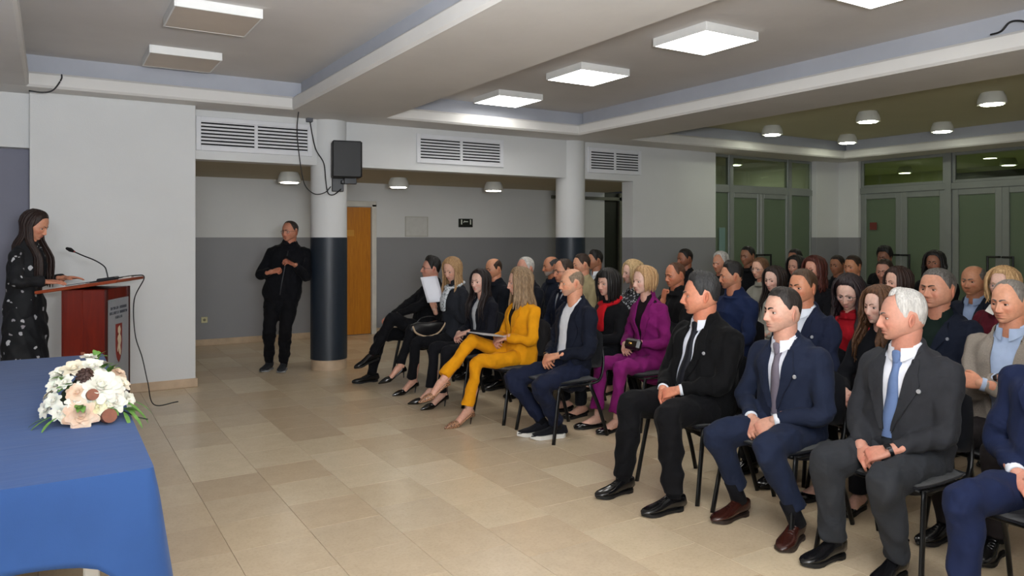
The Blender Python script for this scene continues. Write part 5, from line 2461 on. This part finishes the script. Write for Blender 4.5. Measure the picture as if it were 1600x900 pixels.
person('woman with long dark hair, dark blazer and white blouse, front row', 'the dark haired woman in blazer and white blouse', (3.42, 6.27), (3.49, 6.25, 1.128), hi=True, fem=True, hyaw=22, hpitch=2, hs=.95, g=.98,
       o=dict(skin=PALE, lip='#a34c4c', browc=DK), hair=HLONG(('#0e0909', '#241716'), -.36, T=.018, n=40, wave=.004, fwd=.07, back=-.04, phi0=64),
       top=dict(kind='suit', color='#14151d', shirt='#d3d6da', vb=.18, vw=.075, wb=.03, scollar=False), leg=dict(color='#121217', shoe='pump', R=(.38, -.12), L=(.38, .1), slim=.9, short=.04),
       arms=dict(pose='lap', c=(.16, -.02, .62)))
person('blonde woman with patterned scarf reading a white sheet, front row', 'the blonde woman with the patterned scarf', (3.42, 6.93), (3.536, 6.93, 1.219), hi=True, fem=True, hyaw=26, hpitch=20, hs=.98, g=1.02,
       o=dict(skin=FAIR, browc=DBL), hair=HLONG(('#7d5e40', '#bd986c'), -.26, T=.02, n=38, wave=.004, back=-.04, fwd=.02, phi0=66),
       top=dict(kind='closed', color='#23252b', collar=None, scarf=dotted('scarf', '#c4c8cc', ('#5d6468', '#87918f', '#444a50'), 55, .36)),
       leg=dict(color='#101014', L=(.36, .06), R=(.45, -.02, .14), shoe='pump', pitchR=10, poleR=(.9, .1, .8), slim=.88, short=.05),
       arms=dict(pose='x', R=world_arm((3.42, 6.93), 180, (3.42, 7.10, .80), (.2, 1, -.4), (-.35, -.1, .9), (.6, .7, .1), 'hold'),
                 L=world_arm((3.42, 6.93), 180, (3.50, 6.90, .80), (.3, -1, -.4), (-.45, .25, .85), (.1, -1, 0), 'hold')))
person('man in black suit with crossed legs at the far end of the front row', 'the man in black at the end of the front row', (3.50, 7.58), (3.59, 7.55, 1.202), hi=True, hyaw=-8, hpitch=-4, hs=.99, g=1.04, hip=(-.02, .505),
       o=dict(skin=RUDDY, nose=1.1, browc=DK), hair=HS('short', DK, .030, .016, .003, .006),
       top=dict(kind='suit', color='#0e0e11', shirt='#15151a', vb=.35, scollar=False, cuff=False), leg=dict(color='#0e0e12', R=(.57, -.06), L=(.58, .02, .23), pitchL=18, toeL=2, toeR=0, poleL=(.8, .1, 1), shoe='oxford', slim=.93),
       arms=dict(pose='x', R=((.34, -.04, .70), (-.3, -.9, -.3), (.92, .3, -.25), (.2, -.2, 1), 'relax'), L=((.33, .06, .715), (-.3, .9, -.3), (.9, -.35, -.22), (.2, .3, 1), 'clasp')), specs='#1a1a1c')

# ---- the two standing
WF = -24.5
WAT = (-.19, 7.39)
person('woman with long brown hair in black flowered dress reading at the lectern', '', WAT, (-.112, 7.30, 1.652), face=WF, standing=True, seat=False, fem=True, hi=True, hip=(0, .95), hyaw=-4, hpitch=24, hs=1.0, g=1.02,
       o=dict(skin='#c98f72', lip='#a04c48', browc=DB), hair=HLONG(('#140c09', '#35211a'), -.46, T=.014, n=46, fwd=.09, back=-.06, rad=.015, phi0=80),
       top=dict(kind='dress', mat=dotted('dress', '#0a0b10', ('#c9c9cc', '#8a848a', '#b9b9bc'), 13, .20), collar='round', hem=-.12), leg=dict(skirt=.30, mat=dotted('dress', '#0a0b10', ('#c9c9cc', '#8a848a', '#b9b9bc'), 13, .20), shoe='pump', R=(.0, -.10), L=(.03, .09)),
       arms=dict(pose='x', R=world_arm(WAT, WF, (-.045, 7.16, 1.19), (-.6, -.9, -.5), (.95, .05, -.05), (.1, -.3, 1), 'flat'), L=world_arm(WAT, WF, (.10, 7.45, 1.205), (-.5, .9, -.5), (.9, -.35, 0), (0, .2, 1), 'flat')))
MF = -113
MAT_ = (2.31, 8.88)
person('man in black jacket and glasses leaning on the first column', '', MAT_, (2.375, 8.80, 1.617), face=MF, standing=True, seat=False, hi=True, hip=(0, .90), hyaw=-30, hpitch=2, hs=1.0, g=1.13, belly=.03,
       o=dict(skin='#b97f66', chub=.6, wide=1.04), hair=HS('high', ('#1c1614', '#453934'), .010, .006), specs='#241c1c',
       top=dict(kind='closed', color='#0e0f14', puff=1.06, collar='stand', zip=True, hem=-.34, vb=.4), leg=dict(color='#0d0d11', shoe='trainer', R=(-.05, -.16), L=(.02, .02), toeR=-14, toeL=-2),
       arms=dict(pose='x', R=world_arm(MAT_, MF, (2.13, 8.66, 1.16), (-.7, .4, -1), (.75, -.5, .2), (-.2, -.6, .8), 'fist'), L=world_arm(MAT_, MF, (2.37, 8.57, 1.24), (.6, .3, -1), (-.75, -.25, .35), (.3, -.6, .6), 'hold')))


def rowx(k):
    return 3.42+.8*(k-1)


def seated(label, short, k, head, **kw):
    x = rowx(k)
    kw.setdefault('arms', dict(pose='lap') if kw.get('lap', True) else {})
    kw.pop('lap', None)
    kw.setdefault('hyaw', -8)
    kw.setdefault('group', 'seated audience behind the front row')
    kw.setdefault('leg', dict(color='#15161b', shoe='oxford' if not kw.get('fem') else 'flat'))
    return person(label, short, (x, head[1]), head, **kw)


SUIT = dict(kind='suit', color='#171b2a', shirt='#d5dae4', tie='#1b1e2c')
# ---- second row
seated('bald man in dark jacket behind the dark haired woman, second row', 'the bald man behind the dark haired woman', 2, (4.31, 7.40, 1.19), o=dict(skin='#c9906f', chub=.4), hair=HS('bald', BR, .006, .006), top=dict(kind='closed', color='#14171f'), hyaw=8, hpitch=8)
seated('white haired man mostly hidden behind the woman in yellow', 'the white haired man behind the woman in yellow', 2, (4.31, 6.73, 1.215), o=dict(skin=RUDDY), hair=HS('high', WH, .012, .009), top=dict(kind='closed', color='#12141c'), hyaw=10)
seated('man in navy suit with white shirt half hidden behind the lean man', 'the man half hidden behind the lean man', 2, (4.31, 6.03, 1.216), o=dict(skin='#c68b6d', chub=.3), hair=HS('high', BR, .009, .007), top=dict(kind='suit', color='#141a2b', shirt='#d9dde6', tie='#171b2c'), specs='#2a2220', hyaw=-6)
seated('woman with black bob and red scarf under a black coat', 'the woman with the red scarf', 2, (4.31, 5.34, 1.135), fem=True, o=dict(skin=FAIR, lip='#a33a3c', chub=.4), hair=HLONG(DK, -.15, T=.026, n=36, rad=.018, curl=.12, cap='fringe', back=0, fwd=0, phi0=54),
       top=dict(kind='closed', color='#101013', collar=None, puff=1.1, scarf=fabric('#b3141e', key='red')), hyaw=6)
pw = seated('short haired blonde woman in purple suit sitting at the aisle', 'the woman in the purple suit', 2, (4.245, 4.78, 1.185), hi=True, fem=True, hs=.96, g=1.06, o=dict(skin=PALE, lip='#a8545a', chub=.35, browc=DBL),
            hair=HLONG(('#8a6744', '#cba679'), -.085, T=.022, n=40, rad=.016, curl=.10, back=0, fwd=0, phi0=66, jit=.015), hyaw=-4,
            top=dict(kind='suit', color='#75195f', shirt='#1b0f16', vb=.36, vw=.072, wb=.01, scollar=False), leg=dict(color='#761a60', shoe='flat', R=(.41, -.08), L=(.36, .10), slim=.9, short=.05),
            arms=dict(pose='lap', c=(.16, -.02, .635)))
seated('tanned man in navy suit with open white collar and pin, second row', 'the tanned man in navy with open collar', 2, (4.31, 3.27, 1.209), hi=True, hyaw=2, hpitch=-2, o=dict(skin='#bd8263', nose=1.1, browc=BR), hair=HS('short', ('#2a1d14', '#543c28'), .014, .008),
       top=dict(kind='suit', color='#191f33', shirt='#dde2ec', pin=True))
seated('woman with wavy brown hair half hidden behind the white haired man', 'the woman with wavy brown hair', 2, (4.31, 2.72, 1.130), fem=True, hyaw=-10, hs=.94, o=dict(skin=PALE), hair=HLONG(('#2e1c12', '#6b472b'), -.34, T=.026, n=44, wave=.011, rad=.017, fwd=.05, back=-.03, flare=.12), top=dict(kind='closed', color='#14151a', collar=None))
seated('grey haired man in beige tweed blazer with folded arms at the right edge', 'the man in the beige tweed blazer', 2, (4.31, 1.99, 1.205), hi=True, hyaw=-8, hpitch=3, hs=.97, g=1.06, belly=.02, o=dict(skin='#cb9376', nose=1.1, squint=.3, browc=('#4a4441', '#6d6662')), hair=HS('high', ('#55504b', '#8c857d'), .010, .008),
       top=dict(kind='suit', color='#7f776e', shirt='#a9bbd8', vb=.22, vw=.07, wb=.03, mat=dotted('tweed', '#82796f', ('#6f675f', '#91887d', '#7c7369'), 160, .4), cuffc='#b4c3dc'), leg=dict(color='#2a2627'),
       arms=dict(pose='x', R=((.10, .04, .825), (-.25, -.85, -.7), (.30, .95, .12), (.9, -.3, .3), 'flat'), L=((.16, -.02, .80), (-.2, .85, -.7), (.1, -.98, .1), (.9, .2, .35), 'relax'), watch='R'))
# ---- third row
seated('bald man with white beard in dark blue jacket before the second column', 'the bearded bald man', 3, (5.11, 7.40, 1.20), o=dict(skin='#b87e5f', stubble=.85, beard='#b5aca4'), hair=HS('bald', SPP, .003, .003), top=dict(kind='closed', color='#161c2b', zip=True), hs=1.02, hyaw=-14)
seated('man in beige jacket hidden behind other heads near the second column', 'the man in the beige jacket', 3, (5.11, 6.80, 1.24), o=dict(skin='#cf997b'), hair=HS('short', BR), top=dict(kind='closed', color='#9b8f6e'), hyaw=-16)
seated('fair haired woman in black and white patterned top, third row', 'the fair haired woman in the patterned top', 3, (5.11, 5.93, 1.187), fem=True, hyaw=-14, o=dict(skin=PALE), hair=HLONG(('#90744f', '#cdb083'), -.10, T=.024, n=36, rad=.017, wave=.004, curl=.05, back=0, fwd=0, phi0=64, jit=.02), top=dict(kind='sweater', mat=dotted('patterned', '#1a1b22', ('#b9bcc2', '#9a9da6', '#c7cacf'), 38, .38), collar='round'))
seated('man in black jacket resting his chin on his hand, third row', 'the man with his chin on his hand', 3, (5.11, 5.31, 1.185), hi=True, hyaw=-6, hpitch=6, g=1.1, o=dict(skin='#b9795a', chub=.5, browc=BR), hair=HS('high', ('#3a2418', '#5d3d29'), .007, .006), top=dict(kind='closed', color='#121214', collar='stand'),
       arms=dict(pose='x', R=((.08, .02, .955), (.6, -.5, -1), (-.12, .12, 1), (.9, -.3, .2), 'fist'), L=((.14, -.02, .74), (-.2, .8, -.5), (.1, -.98, 0), (.9, .1, .3), 'relax')))
seated('young man with dark undercut hair in navy jacket, third row', 'the young man in the navy jacket', 3, (5.11, 4.61, 1.205), hi=True, hyaw=-30, hpitch=2, hs=.98, o=dict(skin='#b98265', stubble=.3, beard='#3d322c', browc=DK), hair=HS('short', DK, .026, .004, .002, .008), top=dict(kind='closed', color='#16213f', collar='round', puff=1.05))
seated('woman with long dark hair, glasses and red jacket looking down, third row', 'the woman in the red jacket', 3, (5.11, 3.47, 1.135), hi=True, fem=True, hyaw=16, hpitch=22, hs=1.04, o=dict(skin=PALE, lip='#a3484a'), hair=HLONG(('#120c0e', '#2c1d20'), -.36, T=.026, n=44, wave=.006, fwd=.06, back=-.04, flare=.06), specs='#17171a', top=dict(kind='closed', color='#9d1420', collar='stand', mat=fabric('#a01421', key='redj')))
seated('heavy grey haired man in dark navy zip jacket, third row', 'the heavy man in the navy zip jacket', 3, (5.11, 2.81, 1.195), hi=True, hyaw=-4, hpitch=-3, hs=1.15, g=1.28, belly=.05, o=dict(skin='#c08a70', chub=1.0, wide=1.13, browc=BR, squint=.3), hair=HS('short', ('#33302d', '#6f6a65'), .012, .007), top=dict(kind='open', color='#141a29', shirt='#12201b', vb=.45, vw=.08, scollar=False, lapel=True, cuff=False, pin=True))
# ---- fourth row
seated('dark haired man in dark jacket and white collar before the aisle glass', 'the dark haired man with white collar at the back left', 4, (5.91, 7.58, 1.255), hyaw=-14, o=dict(skin='#a9765a'), hair=HS('short', DK, .022, .010, .002, .005), top=dict(kind='suit', color='#14151a', shirt='#dde0e6'))
seated('woman with long dark hair and white jacket, fourth row', 'the woman in the white jacket', 4, (5.91, 4.80, 1.145), fem=True, hyaw=4, hpitch=8, o=dict(skin=PALE), hair=HLONG(DB, -.36, T=.02, n=36), top=dict(kind='closed', color='#b9b7ad', collar='stand', puff=1.05))
seated('woman with long brown hair in profile, just behind the white haired man', 'the brown haired woman in profile', 4, (5.91, 3.57, 1.18), fem=True, hyaw=-18, o=dict(skin=FAIR), hair=HLONG(('#1a0f0c', '#382119'), -.36, T=.022, n=36), top=dict(kind='closed', color='#141318', collar=None))
seated('blonde woman with glasses in burgundy sweater with white collar', 'the woman in the burgundy sweater', 4, (5.91, 2.77, 1.205), hi=True, fem=True, hyaw=0, g=1.1, o=dict(skin=PALE, lip='#b0605f', chub=.4), specs='#6d5a48', hair=HLONG(('#8b6945', '#cfab7c'), -.12, T=.026, n=38, wave=.008, rad=.017, curl=.04, back=0, fwd=0, phi0=50, jit=.02), top=dict(kind='sweater', color='#4a0f1c', collar=None, wcollar='#dcdad5'))
# ---- fifth row
seated('man with dark hair and black top sitting alone by the pier', 'the dark haired man by the pier', 5, (6.71, 6.80, 1.28), hyaw=-10, o=dict(skin='#8f5d44', stubble=.5, beard='#2a201c'), hair=HS('short', DK, .014, .006), top=dict(kind='closed', color='#101114'))
seated('elderly man with curly white hair before the back glass screen', 'the man with curly white hair', 5, (6.71, 6.22, 1.245), hyaw=4, o=dict(skin='#b98469'), hair=HS('high', WH, .026, .016, .005), top=dict(kind='closed', color='#1a1b20'))
seated('fair skinned woman with glasses and tied back hair, fifth row', 'the woman with glasses and tied back hair', 5, (6.71, 5.64, 1.20), fem=True, hyaw=2, o=dict(skin='#d3a48c'), specs='#4a3a30', hair=HS('long', ('#4a3020', '#7a5637'), .014, .010), top=dict(kind='closed', color='#8c8a80'))
seated('woman with wavy auburn hair, fifth row', 'the auburn haired woman', 5, (6.71, 4.95, 1.22), fem=True, hyaw=2, o=dict(skin='#c6907a'), hair=HLONG(AU, -.22, T=.032, n=40, wave=.009, rad=.02, flare=.06, back=0, fwd=0), top=dict(kind='closed', color='#131318'))
seated('bald round faced man in open jacket, fifth row by the right doors', 'the bald round faced man', 5, (6.71, 3.38, 1.18), hyaw=0, hpitch=4, hs=1.08, g=1.15, o=dict(skin='#b57f60', chub=.7, wide=1.05, squint=.3), hair=HS('bald', GR, .003, .003), top=dict(kind='suit', color='#1b1f2c', shirt='#8fa0c0'))
# ---- the back rows
seated('man with short dark hair sitting upright against the green glass', 'the upright man against the green glass', 6, (7.51, 6.51, 1.31), hyaw=4, o=dict(skin='#96694f'), hair=HS('short', DK, .014, .006), top=dict(kind='closed', color='#0f1014'))
seated('woman with short dark hair, sixth row beside the auburn hair', 'the short haired woman in the sixth row', 6, (7.51, 5.79, 1.205), fem=True, hyaw=6, o=dict(skin='#c4937d'), hair=HLONG(DK, -.10, T=.024, n=32, rad=.017, curl=.08, back=0, fwd=0), top=dict(kind='closed', color='#121216'))
seated('brown haired man, right one of two heads before the corner dado', 'the right man of the pair before the corner', 6, (7.51, 5.05, 1.225), hyaw=0, o=dict(skin='#b9825f'), hair=HS('short', BR), top=dict(kind='closed', color='#16171c'))
seated('man with cropped brown hair in front of the tall curly haired man', 'the man with cropped brown hair', 6, (7.51, 4.68, 1.195), hyaw=12, hpitch=10, o=dict(skin='#b98672'), hair=HS('short', BR, .012, .005), top=dict(kind='closed', color='#121318'))
seated('person with dark cropped hair half hidden behind the short haired woman', 'the half hidden person in the seventh row', 7, (8.31, 6.42, 1.27), hyaw=6, o=dict(skin='#9c6c54'), hair=HS('short', DK, .016, .009), top=dict(kind='closed', color='#101115'))
seated('dark haired man, left one of two heads before the corner dado', 'the left man of the pair before the corner', 7, (8.31, 5.80, 1.20), hyaw=4, o=dict(skin='#a06f52'), hair=HS('short', DB), top=dict(kind='closed', color='#121318'))
seated('man with long dark hair and beard before the right glass doors', 'the bearded man with long hair', 7, (8.31, 4.60, 1.27), hyaw=14, o=dict(skin='#9a6b54', stubble=.9, beard='#1a1210'), hair=HLONG(DK, -.14, T=.028, n=34, wave=.008, rad=.019, flare=.1, back=0, fwd=0), top=dict(kind='closed', color='#0f0f12'))
seated('tall man with bushy black hair before the leftmost right hand door', 'the tall man with bushy black hair', 8, (9.11, 5.68, 1.285), hyaw=10, o=dict(skin='#8a5e49'), hair=HS('short', ('#060505', '#14110f'), .045, .026, .006), top=dict(kind='closed', color='#0e0f12'))

# ------------------------------------------------------------------ things held or carried
m = MB()
P = []
c00, c10, c01 = np.array((3.27, 7.13, 1.135)), np.array((3.43, 7.06, 1.15)), np.array((3.31, 7.04, .875))
for i in range(7):
    for j in range(6):
        u_, w_ = i/6, j/5
        p_ = c00+(c10-c00)*w_+(c01-c00)*u_
        P.append(p_+np.array((-.015, -.02, 0))*math.sin(PI*w_)*(.3+.7*u_))
m.add(P, grid_faces(7, 6))
o = m.build('paper_sheet', plain('paper_white', '#dfe1ea', .7, var=.02), None, True)
s_ = o.modifiers.new('s', 'SOLIDIFY')
s_.thickness = .001
tag(o, 'white sheet of paper held up by the blonde woman with the scarf', 'paper')

bag = empty('handbag', (3.27, 6.95, .60))
tag(bag, 'black handbag with pale curved edge on the scarf woman\'s lap', 'handbag')
m = MB()
v, f = loft([(-.17, 0, .03), (-.13, 0, .02), (0, 0, .0), (.13, 0, .03), (.17, 0, .05)], [.04, .05, .055, .05, .04], [.05, .075, .085, .075, .045], (0, 1, 0), 16, 'round', 2.5)
m.add(v, f)
m.build('bag_body', plain('bag_leather', '#0d0d10', .35), bag, True)
m = MB()
m.tube(spline([(-.185, -.045, .06), (-.15, -.06, -.01), (-.03, -.068, -.05), (.1, -.06, -.015), (.19, -.045, .085)], 5), .009, 8, up=(0, 1, 0))
m.build('bag_trim', plain('bag_trim_beige', '#b59c80', .5), bag, True)
m = MB()
m.tube(spline([(-.14, 0, .06), (-.08, -.01, .13), (.06, -.01, .14), (.14, 0, .08)], 5), .006, 8, up=(0, 1, 0))
m.build('handle', plain('bag_leather', '#0d0d10', .35), bag, True)

m = MB()
m.box((0, 0, 0), (.30, .21, .006), Matrix.Rotation(.16, 3, 'Y') @ Matrix.Rotation(.2, 3, 'Z'), 0, .001)
o = m.build('booklet', plain('booklet_grey', '#b4b2b4', .5, var=.1, scale=20))
o.location = (3.17, 5.52, .725)
tag(o, 'pale booklet lying on the lap of the woman in yellow', 'booklet')

cl_ = empty('clutch_bag', (4.06, 4.70, .675))
tag(cl_, 'small dark clutch bag on the lap of the woman in purple', 'clutch bag')
m = MB()
m.box((0, 0, 0), (.06, .18, .09), Matrix.Rotation(.35, 3, 'Y'), 0, .02)
m.build('bag_body', plain('clutch_leather', '#16130f', .35), cl_, 'auto')
m = MB()
m.box((-.034, 0, .012), (.01, .03, .016), Matrix.Rotation(.35, 3, 'Y'), 0, .003)
m.build('clasp', plain('clasp_gold', '#b5924a', .3, .8), cl_)

m = MB()
m.box((0, 0, 0), (.075, .15, .009), (Matrix.Rotation(.9, 3, 'Z') @ Matrix.Rotation(.5, 3, 'X')), 0, .004)
o = m.build('mobile_phone', plain('phone_black', '#0b0b0e', .2))
o.location = (2.305, 8.515, 1.30)
tag(o, 'dark mobile phone in the hand of the man leaning on the column', 'phone')

bpy.data.scenes.remove(TS)
